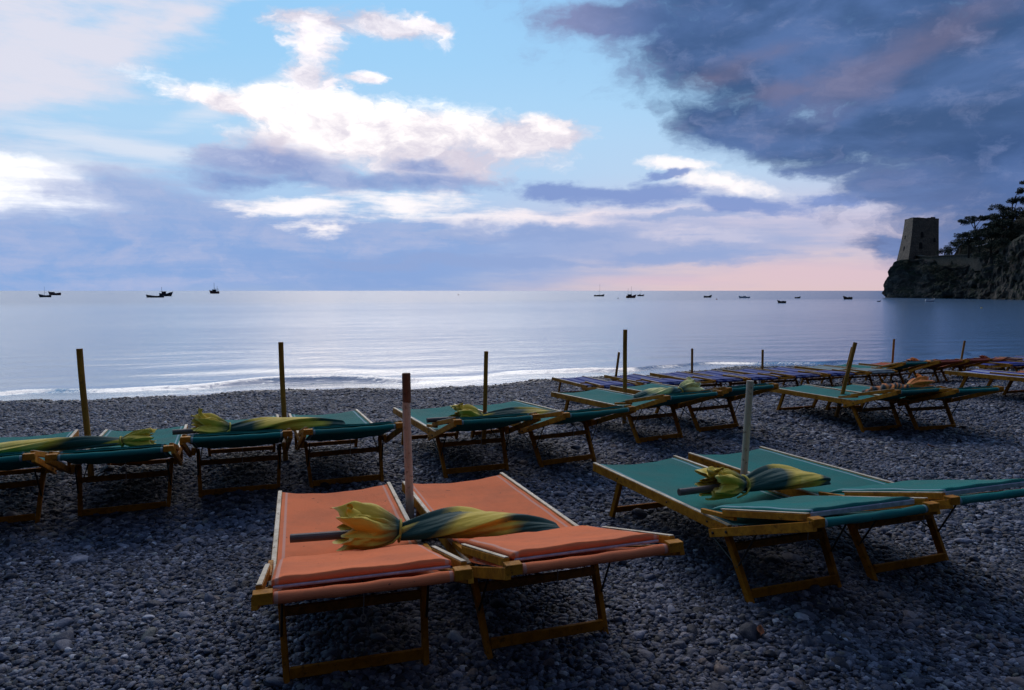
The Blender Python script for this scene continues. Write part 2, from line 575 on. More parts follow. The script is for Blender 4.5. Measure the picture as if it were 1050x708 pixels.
def ground(x, y, smooth_only=False):
    x = np.asarray(x, float)
    y = np.asarray(y, float)
    n = -ST * x + CT * y
    s = CT * x + ST * y
    k = np.clip((n - 14) / 6.5, 0, 1)
    nn = n - shore_shift(s) * k
    z = (np.interp(nn - .5, PROF_N, PROF_Z) + np.interp(nn, PROF_N, PROF_Z) * 2 + np.interp(nn + .5, PROF_N, PROF_Z)) / 4
    if smooth_only:
        return z - .075 * np.exp(-(((x - 4.3) / 1.3) ** 2 + ((y - 7.9) / 1.3) ** 2)) - .034 * np.exp(-(((x + 2.62) / .42) ** 2 + ((y - 5.0) / .8) ** 2))
    z = z + .016 * np.sin(x * 2.9 + 1.3 * np.sin(y * 1.7)) * np.sin(y * 2.6 + .8 * np.sin(x * 2.1)) + .010 * np.sin(x * 6.1 + y * 2.2) * np.sin(y * 5.3 - x)
    z = z - .075 * np.exp(-(((x - 4.3) / 1.3) ** 2 + ((y - 7.9) / 1.3) ** 2)) - .034 * np.exp(-(((x + 2.62) / .42) ** 2 + ((y - 5.0) / .8) ** 2))
    return z


def gz(x, y):
    return float(ground(x, y))


def gs(x, y):
    return float(ground(x, y, True))


# ------------------------------------------------------------------ beach sheet
def build_beach():
    m, g, b = pmat('shingle')
    v = g.new('ShaderNodeNewGeometry').outputs['Position']
    vo = g.new('ShaderNodeTexVoronoi', feature='F1')
    g.l.new(v, vo.inputs['Vector'])
    vo.inputs['Scale'].default_value = 26
    vo2 = g.new('ShaderNodeTexVoronoi', feature='F1')
    g.l.new(v, vo2.inputs['Vector'])
    vo2.inputs['Scale'].default_value = 60
    tone = g.new('ShaderNodeSeparateColor')
    g.l.new(vo.outputs['Color'], tone.inputs[0])
    c = g.ramp(tone.outputs[0], [(0, (.005, .006, .008, 1)), (.5, (.012, .013, .016, 1)), (.85, (.024, .025, .029, 1)), (1.0, (.05, .05, .055, 1))])
    big = g.noise(v, .9, 4, .6).outputs[0]
    c = g.mix(g.smooth(big, .3, .7, 0, .5), c, g.mix(1.0, c, (.5, .5, .52, 1), 'MULTIPLY'))
    g.l.new(c, b.inputs['Base Color'])
    b.inputs['Roughness'].default_value = .55
    h = g.math('ADD', g.math('MULTIPLY', vo.outputs['Distance'], -1.0), g.math('MULTIPLY', vo2.outputs['Distance'], -.5))
    bump(g, b, h, 1.0, .03)
    # fine near the camera, coarse far off
    def axis(lo, a, bb, hi, fine):
        return np.unique(np.concatenate([lo + (a - lo) * (1 - np.geomspace(1, 1e-3, 22)), np.arange(a, bb, fine), bb + (hi - bb) * np.geomspace(1e-3, 1, 22)]))
    S = axis(-160, -9, 22, 330, .14)
    N = axis(-38, -2, 23, 60, .14)
    s, n = np.meshgrid(S, N)
    x, y = CT * s - ST * n, ST * s + CT * n
    z = ground(x, y)
    o = grid_obj('beach', np.stack([x, y, z], -1).reshape(-1, 3), len(S), len(N), m)
    tag(o, kind='structure')


build_beach()


# ------------------------------------------------------------------ sea
def build_sea():
    m, g, b = pmat('sea_water')
    geo = g.new('ShaderNodeNewGeometry').outputs['Position']
    at = g.new('ShaderNodeAttribute', attribute_name='foam')
    rot = g.mapping(geo, rot=(0, 0, -TH))
    w1 = g.noise(g.mapping(rot, scale=(.28, 1.0, 1)), .62, 6, .62, .8).outputs[0]
    w2 = g.noise(g.mapping(rot, loc=(4, 9, 0), scale=(.6, 1, 1)), 3.2, 4, .6, .4).outputs[0]
    w3 = g.noise(g.mapping(rot, scale=(.35, 1, 1)), .10, 3, .5).outputs[0]
    h = g.math('ADD', g.math('MULTIPLY', w1, 1.0), g.math('MULTIPLY', w2, .26))
    h = g.math('ADD', h, g.math('MULTIPLY', w3, 1.6))
    patch = g.noise(g.mapping(rot, scale=(.25, 1, 1)), .022, 4, .55, .3).outputs[0]
    calm = g.smooth(patch, .36, .64, .45, 1.0)
    bn = g.new('ShaderNodeBump')
    g.l.new(h, bn.inputs['Height'])
    g.l.new(g.math('MULTIPLY', calm, .23), bn.inputs['Strength'])
    bn.inputs['Distance'].default_value = .5
    fn = g.noise(g.mapping(rot, scale=(.6, 1.3, 1)), 5.2, 8, .75, 1.2).outputs[0]
    foam = g.smooth(g.math('ADD', at.outputs['Fac'], g.math('MULTIPLY', g.math('SUBTRACT', fn, .5), 1.7)), .34, .62)
    g.l.new(g.mix(foam, (.03, .12, .24, 1), (.46, .50, .58, 1)), b.inputs['Base Color'])
    dist = g.new('ShaderNodeAttribute', attribute_name='offing')
    ruf = g.smooth(g.math('ADD', dist.outputs['Fac'], g.math('MULTIPLY', g.math('SUBTRACT', patch, .5), 120)), 105, 190, .19, .24)
    g.l.new(g.math('MULTIPLY_ADD', foam, .4, ruf), b.inputs['Roughness'])
    b.inputs['IOR'].default_value = 1.62
    b.inputs['Specular IOR Level'].default_value = .5
    g.l.new(bn.outputs[0], b.inputs['Normal'])
    gl = g.new('ShaderNodeBsdfGlossy')
    gl.inputs['Color'].default_value = (.88, .95, 1.0, 1)
    g.l.new(ruf, gl.inputs['Roughness'])
    g.l.new(bn.outputs[0], gl.inputs['Normal'])
    mx = g.new('ShaderNodeMixShader')
    g.l.new(g.math('MULTIPLY', g.math('SUBTRACT', 1.0, foam), g.smooth(dist.outputs['Fac'], 190, 90, .04, .20)), mx.inputs[0])
    g.l.new(b.outputs[0], mx.inputs[1])
    g.l.new(gl.outputs[0], mx.inputs[2])
    mo = [n for n in m.node_tree.nodes if n.type == 'OUTPUT_MATERIAL'][0]
    g.l.new(mx.outputs[0], mo.inputs[0])

    mm = np.unique(np.concatenate([np.arange(-1.6, 7, .11), 7 + np.geomspace(.15, 40, 60), 47 + np.geomspace(2, 24000, 46)]))
    ss = np.unique(np.concatenate([-14 - np.geomspace(.3, 24000, 60), np.arange(-14, 40, .22), 40 + np.geomspace(.3, 24000, 60)]))
    s, q = np.meshgrid(ss, mm)
    sh = shore_shift(np.clip(s, -30, 60))
    fade = np.clip(1 - (q - 8) / 40, 0, 1)
    n = 20.5 + sh * fade + q
    x, y = CT * s - ST * n, ST * s + CT * n
    # one small breaker near the edge and low swell behind it
    pos = 1.75 + .35 * np.sin(s * .21 + .6) + .15 * np.sin(s * .9)
    hgt = .045 + .11 * np.exp(-((s - 1.0) / 5.5) ** 2) + .06 * np.exp(-((s - 14) / 5.) ** 2) + .03 * np.sin(s * .7)
    dq = q - pos
    prof = np.where(dq < 0, np.exp(-(dq / .20) ** 2), np.exp(-(dq / .75) ** 2))
    z = SEA + hgt * prof
    pos2 = 5.2 + .5 * np.sin(s * .17 + 2)
    dq2 = q - pos2
    z = z + .035 * np.where(dq2 < 0, np.exp(-(dq2 / .55) ** 2), np.exp(-(dq2 / 1.4) ** 2)) * np.exp(-((s - 3) / 14) ** 2)
    z = z + .012 * np.sin(q * 2.3 + s * .5) * np.clip(1 - q / 30, 0, 1)
    foam = np.clip(1.0 - np.abs(q - .10) / .62, 0, 1) * .74 * (.45 + .55 * np.exp(-np.clip((s - 2) / 7, 0, 9) ** 2))
    foam = np.maximum(foam, .62 * np.exp(-((dq + .28) / .30) ** 2) * np.clip(hgt / .15, 0, 1))
    foam = np.maximum(foam, .12 * np.exp(-((q - 3.2) / 1.4) ** 2))
    o = grid_obj('sea', np.stack([x, y, z], -1).reshape(-1, 3), len(ss), len(mm), m, attrs={'foam': foam, 'offing': np.clip(q, 0, 2000)})
    tag(o, kind='structure')


build_sea()


# ------------------------------------------------------------------ pebbles (nobody could count them): one object
def build_pebbles():
    def band(dlo, dhi, dens, size, marg):
        hw = lambda d: .735 * d + marg
        area = (hw(dlo) + hw(dhi)) * (dhi - dlo)
        k = int(area * dens)
        d = np.sqrt(rng.uniform(dlo ** 2, dhi ** 2, k))
        x = rng.uniform(-1, 1, k) * hw(d)
        return np.stack([x, d, size * np.exp(np.clip(rng.normal(0, .42, k), -.9, .72))], -1)
    pts = np.concatenate([
        band(1.5, 4.2, 8000, .0082, 1.3), band(4.2, 7, 4200, .0108, 1.4), band(7, 10.5, 2300, .0138, 1.6), band(10.5, 16, 900, .0185, 2), band(16, 27, 320, .025, 2.5)])
    # a few larger stones lying about
    big = np.concatenate([band(1.5, 6, 170, .0155, 1.3), band(2, 9, 6, .026, 1.5), band(6, 12, 40, .020, 1.5)])
    pts = np.concatenate([pts, big])
    n = -ST * pts[:, 0] + CT * pts[:, 1]
    s = CT * pts[:, 0] + ST * pts[:, 1]
    keep = n < 20.4 + shore_shift(s)
    pts = pts[keep]
    N = len(pts)
    flat = rng.uniform(.45, .8, N)
    r = pts[:, 2]
    z = ground(pts[:, 0], pts[:, 1]) + r * flat * .25 + rng.uniform(-.3, .9, N) * .010
    co3 = np.stack([pts[:, 0], pts[:, 1], z], -1)
    rot = np.stack([rng.normal(0, .34, N), rng.normal(0, .34, N), rng.uniform(0, 6.283, N)], -1)
    scl = np.stack([r * rng.uniform(1.0, 1.55, N), r * rng.uniform(.8, 1.1, N), r * flat], -1)
    me = bpy.data.meshes.new('pebbles')
    me.vertices.add(N)
    me.vertices.foreach_set('co', co3.astype(np.float32).ravel())
    for nm, a in (('rot', rot), ('scl', scl)):
        at = me.attributes.new(nm, 'FLOAT_VECTOR', 'POINT')
        at.data.foreach_set('vector', a.astype(np.float32).ravel())
    at = me.attributes.new('tone', 'FLOAT', 'POINT')
    at.data.foreach_set('value', rng.uniform(0, 1, N).astype(np.float32))
    at = me.attributes.new('pick', 'INT', 'POINT')
    at.data.foreach_set('value', rng.integers(0, 6, N).astype(np.int32))

    m, g, b = pmat('pebble_stone')
    a = g.new('ShaderNodeAttribute', attribute_name='tone', attribute_type='INSTANCER')
    c = g.ramp(a.outputs['Fac'], [(0, (.012, .015, .022, 1)), (.26, (.032, .038, .056, 1)), (.52, (.068, .078, .108, 1)), (.76, (.105, .110, .140, 1)),
                                  (.89, (.20, .21, .255, 1)), (.93, (.13, .10, .092, 1)), (.965, (.10, .11, .10, 1)), (1.0, (.42, .43, .47, 1))])
    v = objco(g)
    nz = g.noise(g.vmath('ADD', v, g.vmath('MULTIPLY', a.outputs['Fac'], (31, 17, 23))), 1.6, 6, .65, .5).outputs[0]
    c = g.mix(g.smooth(nz, .42, .68, 0, .6), c, g.mix(1.0, c, (1.9, 1.85, 1.8, 1), 'MULTIPLY'))
    wp = g.new('ShaderNodeSeparateXYZ')
    g.l.new(g.new('ShaderNodeNewGeometry').outputs['Position'], wp.inputs[0])
    wet = g.smooth(wp.outputs[2], SEA + .20, SEA + .06)
    c = g.mix(wet, c, g.mix(1.0, c, (.4, .4, .42, 1), 'MULTIPLY'))
    far = g.smooth(wp.outputs[1], 5.5, 12)
    c = g.mix(far, c, g.mix(1.0, c, (.62, .60, .60, 1), 'MULTIPLY')) if False else c
    g.l.new(c, b.inputs['Base Color'])
    g.l.new(g.math('MULTIPLY_ADD', wet, -.38, .58), b.inputs['Roughness'])
    b.inputs['Specular IOR Level'].default_value = .22
    bump(g, b, nz, .3, .05)

    ng = bpy.data.node_groups.new('scatter_pebbles', 'GeometryNodeTree')
    ng.interface.new_socket('Geometry', in_out='INPUT', socket_type='NodeSocketGeometry')
    ng.interface.new_socket('Geometry', in_out='OUTPUT', socket_type='NodeSocketGeometry')
    G = NT(ng)
    gi = G.new('NodeGroupInput')
    go = G.new('NodeGroupOutput')
    g2i = G.new('GeometryNodeGeometryToInstance')
    for k in range(6):
        ico = G.new('GeometryNodeMeshIcoSphere')
        ico.inputs['Radius'].default_value = 1.0
        ico.inputs['Subdivisions'].default_value = 3
        p = G.new('GeometryNodeInputPosition')
        nz = G.new('ShaderNodeTexNoise')
        off = G.vmath('ADD', p.outputs[0], (k * 5.3, k * 2.1, k * 3.7))
        G.l.new(off, nz.inputs['Vector'])
        nz.inputs['Scale'].default_value = .75
        nz.inputs['Detail'].default_value = 2.0
        cen = G.vmath('SUBTRACT', nz.outputs['Color'], (.5, .5, .5))
        cen = G.vmath('MULTIPLY', cen, (1.1, 1.1, .9))
        sp = G.new('GeometryNodeSetPosition')
        G.l.new(ico.outputs[0], sp.inputs['Geometry'])
        G.l.new(cen, sp.inputs['Offset'])
        sm = G.new('GeometryNodeSetShadeSmooth')
        G.l.new(sp.outputs[0], sm.inputs[0])
        mt = G.new('GeometryNodeSetMaterial')
        G.l.new(sm.outputs[0], mt.inputs['Geometry'])
        mt.inputs['Material'].default_value = m
        G.l.new(mt.outputs[0], g2i.inputs[0])
    iop = G.new('GeometryNodeInstanceOnPoints')
    G.l.new(gi.outputs[0], iop.inputs['Points'])
    G.l.new(g2i.outputs[0], iop.inputs['Instance'])
    iop.inputs['Pick Instance'].default_value = True

    def named(nm, typ):
        nd = G.new('GeometryNodeInputNamedAttribute', data_type=typ)
        nd.inputs['Name'].default_value = nm
        return [s for s in nd.outputs if s.enabled and s.name == 'Attribute'][0]
    G.l.new(named('pick', 'INT'), iop.inputs['Instance Index'])
    G.l.new(named('rot', 'FLOAT_VECTOR'), iop.inputs['Rotation'])
    G.l.new(named('scl', 'FLOAT_VECTOR'), iop.inputs['Scale'])
    G.l.new(iop.outputs[0], go.inputs[0])
    me.materials.append(m)
    o = bpy.data.objects.new('pebbles', me)
    COL.objects.link(o)
    md = o.modifiers.new('scatter', 'NODES')
    md.node_group = ng
    tag(o, 'dark blue grey pebbles covering the beach', 'pebbles', kind='stuff')


build_pebbles()

# ------------------------------------------------------------------ sun loungers
W, LR, HF, HR_ = .657, 1.43, .335, .362      # rail spacing, rail length, rail-top heights far and at the hinge
HY, HZ = -.60, .548                          # head bar


def rail_z(y):
    return HR_ + (HF - HR_) * (y / LR)


def bed_z(y, HZ=HZ):
    """height of what one lies on, at y along the bed"""
    if y > .14:
        return rail_z(y) - .022
    t = min(1.0, (.14 - y) / .68)
    return rail_z(.14) + .02 + t * (HZ + .004 - rail_z(.14) - .02)


FLAT = ('blue', 'navy', 'grey', 'far')            # these lie with the headrest down


def make_lounger(kind):
    HZ = .405 if kind in FLAT else (.536 if kind == 'darkgreen' else .552)
    bz = lambda yy: bed_z(yy, HZ)
    cm = M['canvas_' + kind.replace('dark', '')]
    root = bpy.data.objects.new('sun_lounger', None)
    root.empty_display_size = .2
    COL.objects.link(root)
    hw = W / 2
    for sx in (-1, 1):
        x = sx * (hw - .0125)
        mb = MB()
        mb.beam((x, LR, rail_z(LR) - .032), (x, -.05, rail_z(-.05) - .032), .025, .052)
        mb.beam((x, LR + .002, rail_z(LR) - .003), (x, -.045, rail_z(-.045) - .003), .021, .006, mat=1)  # added pale strip, worn edge and sky reflection as colour
        for yy in (.12, .5, 1.08):
            mb.tube([(x + sx * .011, yy, rail_z(yy) - .03), (x + sx * .017, yy, rail_z(yy) - .03)], .006, 8, mat=2)
        mb.build('rail', [M['wood'], M['worn_sheen'], M['bolt']], root, bevel=.002)
        # backrest arm: pivots outside the rail and rises to the head bar
        xa = sx * (hw + .014)
        mb = MB()
        p0, p1 = Vector((xa, .07, HR_ - .075)), Vector((xa, HY - .03, HZ - .010))
        mb.beam(p0, p1, .020, .042)
        for t in (.05, .20):
            q = p0.lerp(p1, t)
            mb.tube([q + Vector((sx * .009, 0, 0)), q + Vector((sx * .016, 0, 0))], .008, 8, mat=1)
        mb.build('backrest_arm', [M['wood'], M['bolt']], root, bevel=.002)
        # sunshade arm: lies nearly level from the bed to the head bar
        xs = sx * (hw - .004)
        mb = MB()
        mb.beam((xs, .17, rail_z(.17) + .013), (xs, -.10, rail_z(0) + .05), .020, .022)
        mb.beam((xs + sx * .006, -.02, rail_z(0) + .052), (xs + sx * .006, HY + .015, HZ + .012), .022, .030)
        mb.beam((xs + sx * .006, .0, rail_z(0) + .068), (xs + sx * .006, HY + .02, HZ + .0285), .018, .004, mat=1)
        mb.build('sunshade_arm', [M['wood'], M['worn_sheen']], root, bevel=.002)
        mb = MB()
        mb.box((sx * (hw - .010), HY - .012, HZ), (.060, .040, .038))
        mb.tube([(sx * (hw + .018), HY - .012, HZ), (sx * (hw + .024), HY - .012, HZ)], .007, 8, mat=1)
        mb.build('end_block', [M['wood'], M['bolt']], root, bevel=.004)
    # canvas: far bar to hinge to head bar, sagging between the rails
    nx, ny = 41, 70
    V = []
    for j in range(ny):
        t = j / (ny - 1)
        yy = LR - .02 + t * (HY + .02 - LR)
        for i in range(nx):
            u = -1 + 2 * i / (nx - 1)
            x = u * (hw - .026)
            if yy > -.02:
                z = rail_z(yy) - .008
                sag = .030 * (1 - u * u) * (.55 + .45 * math.sin(math.pi * min(1, (LR - yy) / LR)))
            else:
                k = (-.02 - yy) / (-.02 - HY - .02)
                z = rail_z(0) - .008 + k * (HZ - .01 - rail_z(0))
                sag = .028 * (1 - u * u) * math.sin(math.pi * min(1, max(0, k)) ** .8)
            edge = .030 * (1 - u * u) * math.exp(-((LR - .02 - yy) / .05))
            e1 = math.exp(-((LR - .02 - yy) / .22))
            e2 = math.exp(-abs(yy) / .20)
            z += .0014 * e1 * math.sin(u * 11 + 1.3 * math.sin(yy * 9)) * (.4 + abs(u)) + .0022 * e2 * math.sin(u * 13 + yy * 8)
            z += .0035 * (1 - e1) * mnoise.fractal(Vector((x * 5 + yy * 2, yy * 3.2 - x * 2, 7)), 1, 2, 3)
            V.append((x, yy - edge, z - sag + .003 * mnoise.noise(Vector((x * 6, yy * 5, 3)))))
    grid_obj('canvas', V, nx, ny, cm, root)
    # padded sunshade folded down over the headrest
    nx, ny = 31, 26
    thk = .004 if kind in ('darkgreen', 'far') else .016
    pl = hw - .034
    ys, ye = .14, HY + .055
    top, bot = [], []
    for j in range(ny):
        t = j / (ny - 1)
        yy = ys + t * (ye - ys)
        zz = bz(yy) + .012
        for i in range(nx):
            u = -1 + 2 * i / (nx - 1)
            rnd = .010 * (1 - (1 - abs(u)) / .12) if abs(u) > .88 else 0
            sag = .012 * (1 - u * u) * math.sin(math.pi * t)
            wv = .0045 * mnoise.fractal(Vector((u * 2.2 + t, t * 3 - u, 9)), 1, 2, 3)
            lift = -.014 * (1 - t / .1) if t < .1 else 0
            top.append((u * pl, yy, zz + thk - rnd * thk / .016 - sag + wv + lift))
            bot.append((u * pl, yy, zz - thk * .75 - sag * .6))
    mb = MB()
    mb.v = top + bot
    o = nx * ny
    for j in range(ny - 1):
        for i in range(nx - 1):
            a = j * nx + i
            mb.f.append((a, a + nx, a + nx + 1, a + 1))
            mb.f.append((o + a, o + a + 1, o + a + nx + 1, o + a + nx))
    for i in range(nx - 1):
        mb.f.append((i, i + 1, o + i + 1, o + i))
        a = (ny - 1) * nx + i
        mb.f.append((a + 1, a, o + a, o + a + 1))
    for j in range(ny - 1):
        a = j * nx
        mb.f.append((a + nx, a, o + a, o + a + nx))
        a = j * nx + nx - 1
        mb.f.append((a, a + nx, o + a + nx, o + a))
    mb.m = [0] * len(mb.f)
    pad = mb.build('sunshade_pad', cm, root, smooth=True)
    mb = MB()
    thin = kind in ('darkgreen', 'far')
    hh, hz_ = (.009, -.002) if kind in ('orange', 'red') else ((.008, .004) if kind in ('darkgreen', 'far') else (.022, .004))
    mb.beam((-pl + .004, ye - .004, bz(ye) + hz_), (pl - .004, ye - .004, bz(ye) + hz_), .010, hh)
    mb.build('hem', cm if kind in ('darkgreen', 'far') else M['hem'], pad, bevel=.003)
    # head bar with the canvas wrapped round it, and the bar at the feet
    mb = MB()
    mb.tube([(x, HY - .010 + .002 * math.sin(x * 31), HZ - .006 - .004 * (1 - (x / hw) ** 2)) for x in np.linspace(-hw + .035, hw - .035, 13)],
            [.0185 + .0015 * math.sin(i * 1.9) for i in range(13)], 14)
    mb.build('head_bar', cm, root, smooth=True)
    mb = MB()
    mb.tube([(-hw + .02, LR - .06, rail_z(LR) - .045), (hw - .02, LR - .06, rail_z(LR) - .045)], .013, 10)
    mb.build('foot_bar', M['wood_dark'], root, smooth=True)
    # legs
    for sx in (-1, 1):
        mb = MB()
        mb.beam((sx * (hw - .04), .03, HR_ - .03), (sx * .262, -.185, -.05), .024, .040, (0, 1, 0))
        mb.build('leg', M['wood_leg_shaded'], root, bevel=.002)
        mb = MB()
        mb.beam((sx * (hw - .04), 1.10, rail_z(1.1) - .03), (sx * .272, 1.275, -.05), .024, .040, (0, 1, 0))
        mb.build('leg', M['wood_leg_shaded'], root, bevel=.002)
        mb = MB()
        mb.tube([(sx * (hw - .055), -.20, .372), (sx * .285, -.075, .155)], .005, 6)
        mb.tube([(sx * (hw - .055), .30, rail_z(.3) - .05), (sx * .285, -.075, .155)], .005, 6)
        mb.build('strut', M['metal'], root)
    mb = MB()
    mb.beam((-.255, -.150, .050), (.255, -.150, .050), .018, .042)
    mb.build('stretcher', M['wood_leg_shaded'], root, bevel=.002)
    mb = MB()
    mb.beam((-.27, -.035, .245), (.27, -.035, .245), .020, .036)
    mb.build('stretcher', M['wood_dark'], root, bevel=.002)
    mb = MB()
    mb.beam((-.265, 1.24, .055), (.265, 1.24, .055), .018, .036)
    mb.build('stretcher', M['wood_leg_shaded'], root, bevel=.002)
    # loop of cord hanging from the headrest
    mb = MB()
    ring = [(.02 + .010 * math.cos(a), -.2, .25 + .015 * math.sin(a)) for a in np.linspace(0, 2 * math.pi, 14)]
    mb.tube(ring, .0028, 5, cap=False)
    mb.tube([(.02, -.2, .265), (.024, -.2, .33), (.02, -.2, .40)], .0022, 5)
    mb.build('cord_loop', M['cord'], root)
    return root


# (x, y, heading, canvas, label)
GR = 'sun loungers in rows on the pebble beach'
LOUNGERS = [
    (-.646, 2.842, .292, 'orange', 'orange canvas sun lounger nearest the camera, under the ruffled end of a folded umbrella'),
    (.104, 3.080, .335, 'orange', 'orange canvas sun lounger right of its orange twin, under the green umbrella tip'),
    (1.345, 3.567, .346, 'green', 'large green sun lounger right of the orange pair, with umbrella stub and ruffle on it'),
    (2.081, 3.873, .358, 'green', 'green sun lounger cut by the right edge, beyond the grey pole in the front row'),
    (-3.375, 4.55, .43, 'darkgreen', 'green sun lounger cut off by the left edge under a yellow umbrella'),
    (-2.705, 4.935, .378, 'darkgreen', 'green sun lounger right of the leftmost pole, with a yellow umbrella ruffle on it'),
    (-2.050, 5.300, .349, 'darkgreen', 'green sun lounger under a tied umbrella with a pointed yellow flap'),
    (-1.322, 5.550, .365, 'darkgreen', 'green sun lounger just behind the left orange one, dark umbrella tip on its corner'),
    (-.346, 5.905, .392, 'darkgreen', 'green sun lounger behind the orange pair pole, crumpled yellow umbrella ruffle on it'),
    (.417, 6.215, .485, 'darkgreen', 'green sun lounger behind the right orange one, only a thin umbrella end on it'),
    (1.408, 7.145, .483, 'darkgreen', 'green sun lounger left of the tallest amber pole in the middle row'),
    (2.159, 7.730, .466, 'darkgreen', 'green sun lounger right of the tallest amber pole, pale yellow umbrella ruffle on it'),
    (4.082, 8.014, .340, 'darkgreen', 'green sun lounger left of the thick leaning pole, under an orange striped umbrella tip'),
    (4.700, 8.030, .320, 'darkgreen', 'green sun lounger right of the leaning pole, under the bunched orange umbrella end'),
    (7.184, 9.257, .352, 'blue', 'blue and white striped sun lounger at the right edge, closest of the striped ones'),
    (7.720, 9.060, .360, 'red', 'red sun lounger corner peeping behind the nearest striped lounger at the right edge'),
]
ROW3 = [
    (566, 'far', 'blue striped sun lounger at the left end of the row nearest the sea'),
    (620, 'far', 'blue striped sun lounger by the leaning pole near the water'),
    (667, 'far', 'third blue striped sun lounger from the left end of the sea row'),
    (703, 'far', 'blue striped sun lounger behind the pale yellow ruffle, beside a thin upright pole'),
    (742, 'far', 'blue striped sun lounger behind the grey pole tip, two along from the thin upright pole'),
    (776, 'far', 'blue striped sun lounger at the short pole right of the grey pole tip'),
    (816, 'grey', 'dull grey green sun lounger between the blue striped ones and a green one'),
    (846, 'green', 'small green sun lounger by the sea behind the two leaning poles'),
    (882, 'red', 'red sun lounger by the sea carrying an orange and dark umbrella'),
    (908, 'red', 'red sun lounger by the sea right of the upright pole'),
    (951, 'navy', 'dark blue sun lounger by the sea left of the rightmost pole'),
    (981, 'navy', 'dark blue sun lounger by the sea right of the rightmost pole'),
    (1003, 'far', 'pale striped sun lounger near the right end of the sea row'),
    (1026, 'far', 'last striped sun lounger at the right end of the sea row'),
]
PLACED = []
for (x, y, a, k, lab) in LOUNGERS:
    PLACED.append((x, y, a, k, lab))
for (u, k, lab) in ROW3:
    t = (u - 525) / 733.0
    fy = 12.3 / (CT - ST * t)
    fx = fy * t
    a = .36 + random.uniform(-.03, .03)
    c_, s_ = math.cos(a), math.sin(a)
    PLACED.append((fx - (c_ * -W / 2 - s_ * LR), fy - (s_ * -W / 2 + c_ * LR), a, k, lab))
PROTO = {}
BEDS = []
BEDH = []
for (x, y, a, k, lab) in PLACED:
    if k not in PROTO:
        PROTO[k] = make_lounger(k)
        o = PROTO[k]
    else:
        o = copy_tree(PROTO[k])
    o.location = (x, y, gs(x, y) - .004)
    o.rotation_euler = (0, random.uniform(-.006, .006), a)
    tag(o, lab, 'sun lounger', GR)
    BEDS.append((x, y, a))
    BEDH.append(.405 if k in FLAT else .54)

# ------------------------------------------------------------------ poles stuck in the shingle
GP = 'umbrella poles planted between loungers'


def pole(x, y, h, tilt, rad, mat, lab, cap=None):
    root = thing('umbrella_pole', lab, 'pole', (x, y, gz(x, y)), 0, GP)
    root.rotation_euler = (tilt[1], tilt[0], 0)
    mb = MB()
    zs = np.linspace(-.25, h - (.16 if cap else 0), 9)
    mb.tube([(.003 * math.sin(z * 5), .003 * math.cos(z * 4), z) for z in zs], rad, 14)
    mb.build('shaft', M[mat], root, smooth=False)
    mb = MB()
    if cap:
        mb.tube([(.0, .0, h - .162), (0, 0, h - .004), (0, 0, h)], [rad * 1.04, rad * 1.04, rad * .9], 14)
        mb.build('socket', M[cap], root)
    return root


pole(-.565, 3.880, 1.06, (-.012, 0), .0225, 'pole', 'pinkish tan pole with a brown top standing between the orange loungers', 'pole_dark')
pole(1.445, 4.440, .93, (.05, 0), .0215, 'pole_grey', 'pale grey pole standing between the two large green loungers')
pole(-3.33, 5.56, 1.06, (-.04, 0), .023, 'pole_amber', 'amber brown pole at the far left standing against the water')
pole(-1.985, 6.17, 1.055, (-.012, 0), .0215, 'pole_amber', 'dark upright pole behind the umbrella with a pointed yellow flap')
pole(-.275, 6.80, .92, (.035, 0), .0205, 'pole_amber', 'thin brown pole behind the crumpled yellow ruffle, right of the orange pair pole')
pole(1.29, 8.12, 1.10, (.0, 0), .024, 'pole_amber', 'tallest amber pole of the middle row standing upright')
pole(3.96, 8.65, .95, (.22, 0), .024, 'pole_amber', 'thick brown pole leaning right in front of the red loungers')


def ray_row(u, n):
    t = (u - 525) / 733.0
    y = n / (CT - ST * t)
    return t * y, y


for (u, hgt, tl, lab) in [(629, .90, .13, 'thin amber pole leaning right beside the tallest pole, near the water'),
                          (710.5, .90, .0, 'thin upright pole by the water right of the tallest pole'),
                          (783, .84, .0, 'short thin pole by the water just right of the grey pole tip'),
                          (866, .85, .22, 'thin leaning pole by the water left of the thick leaning one'),
                          (916, .97, .04, 'upright amber pole by the water among the red loungers'),
                          (985, .88, .14, 'rightmost thin pole by the water among dark blue loungers')]:
    x, y = ray_row(u, 11.9)
    pole(x, y, hgt, (tl, 0), .023, 'pole_amber', lab)


# ------------------------------------------------------------------ folded umbrellas
def mat_dye(name, a, b_):
    m, g, b = pmat(name)
    at = g.new('ShaderNodeAttribute', attribute_name='dye')
    n = g.noise(objco(g), 9, 4, .6).outputs[0]
    f = g.math('ADD', at.outputs['Fac'], g.math('MULTIPLY', g.math('SUBTRACT', n, .5), .22))
    c = g.ramp(f, [(0.0, a), (.32, a), (.55, tuple((a[i] * .4 + b_[i] * .45) for i in range(3)) + (1,)), (.78, b_), (.90, b_), (1.0, (min(1, b_[0] * 1.22), min(1, b_[1] * 1.4), b_[2] * 2.6 + .06, 1))])
    g.l.new(c, b.inputs['Base Color'])
    b.inputs['Roughness'].default_value = .7
    b.inputs['Specular IOR Level'].default_value = .25
    b.inputs['Sheen Weight'].default_value = .1
    n2 = g.noise(g.mapping(objco(g), scale=(.35, 1, 1)), 38, 5, .65, .8).outputs[0]
    bump(g, b, n2, .4, .005)
    g.l.new(g.mix(g.smooth(n2, .5, .75, 0, .35), c, g.mix(1.0, c, (.6, .58, .5, 1), 'MULTIPLY')), b.inputs['Base Color'])
    return m


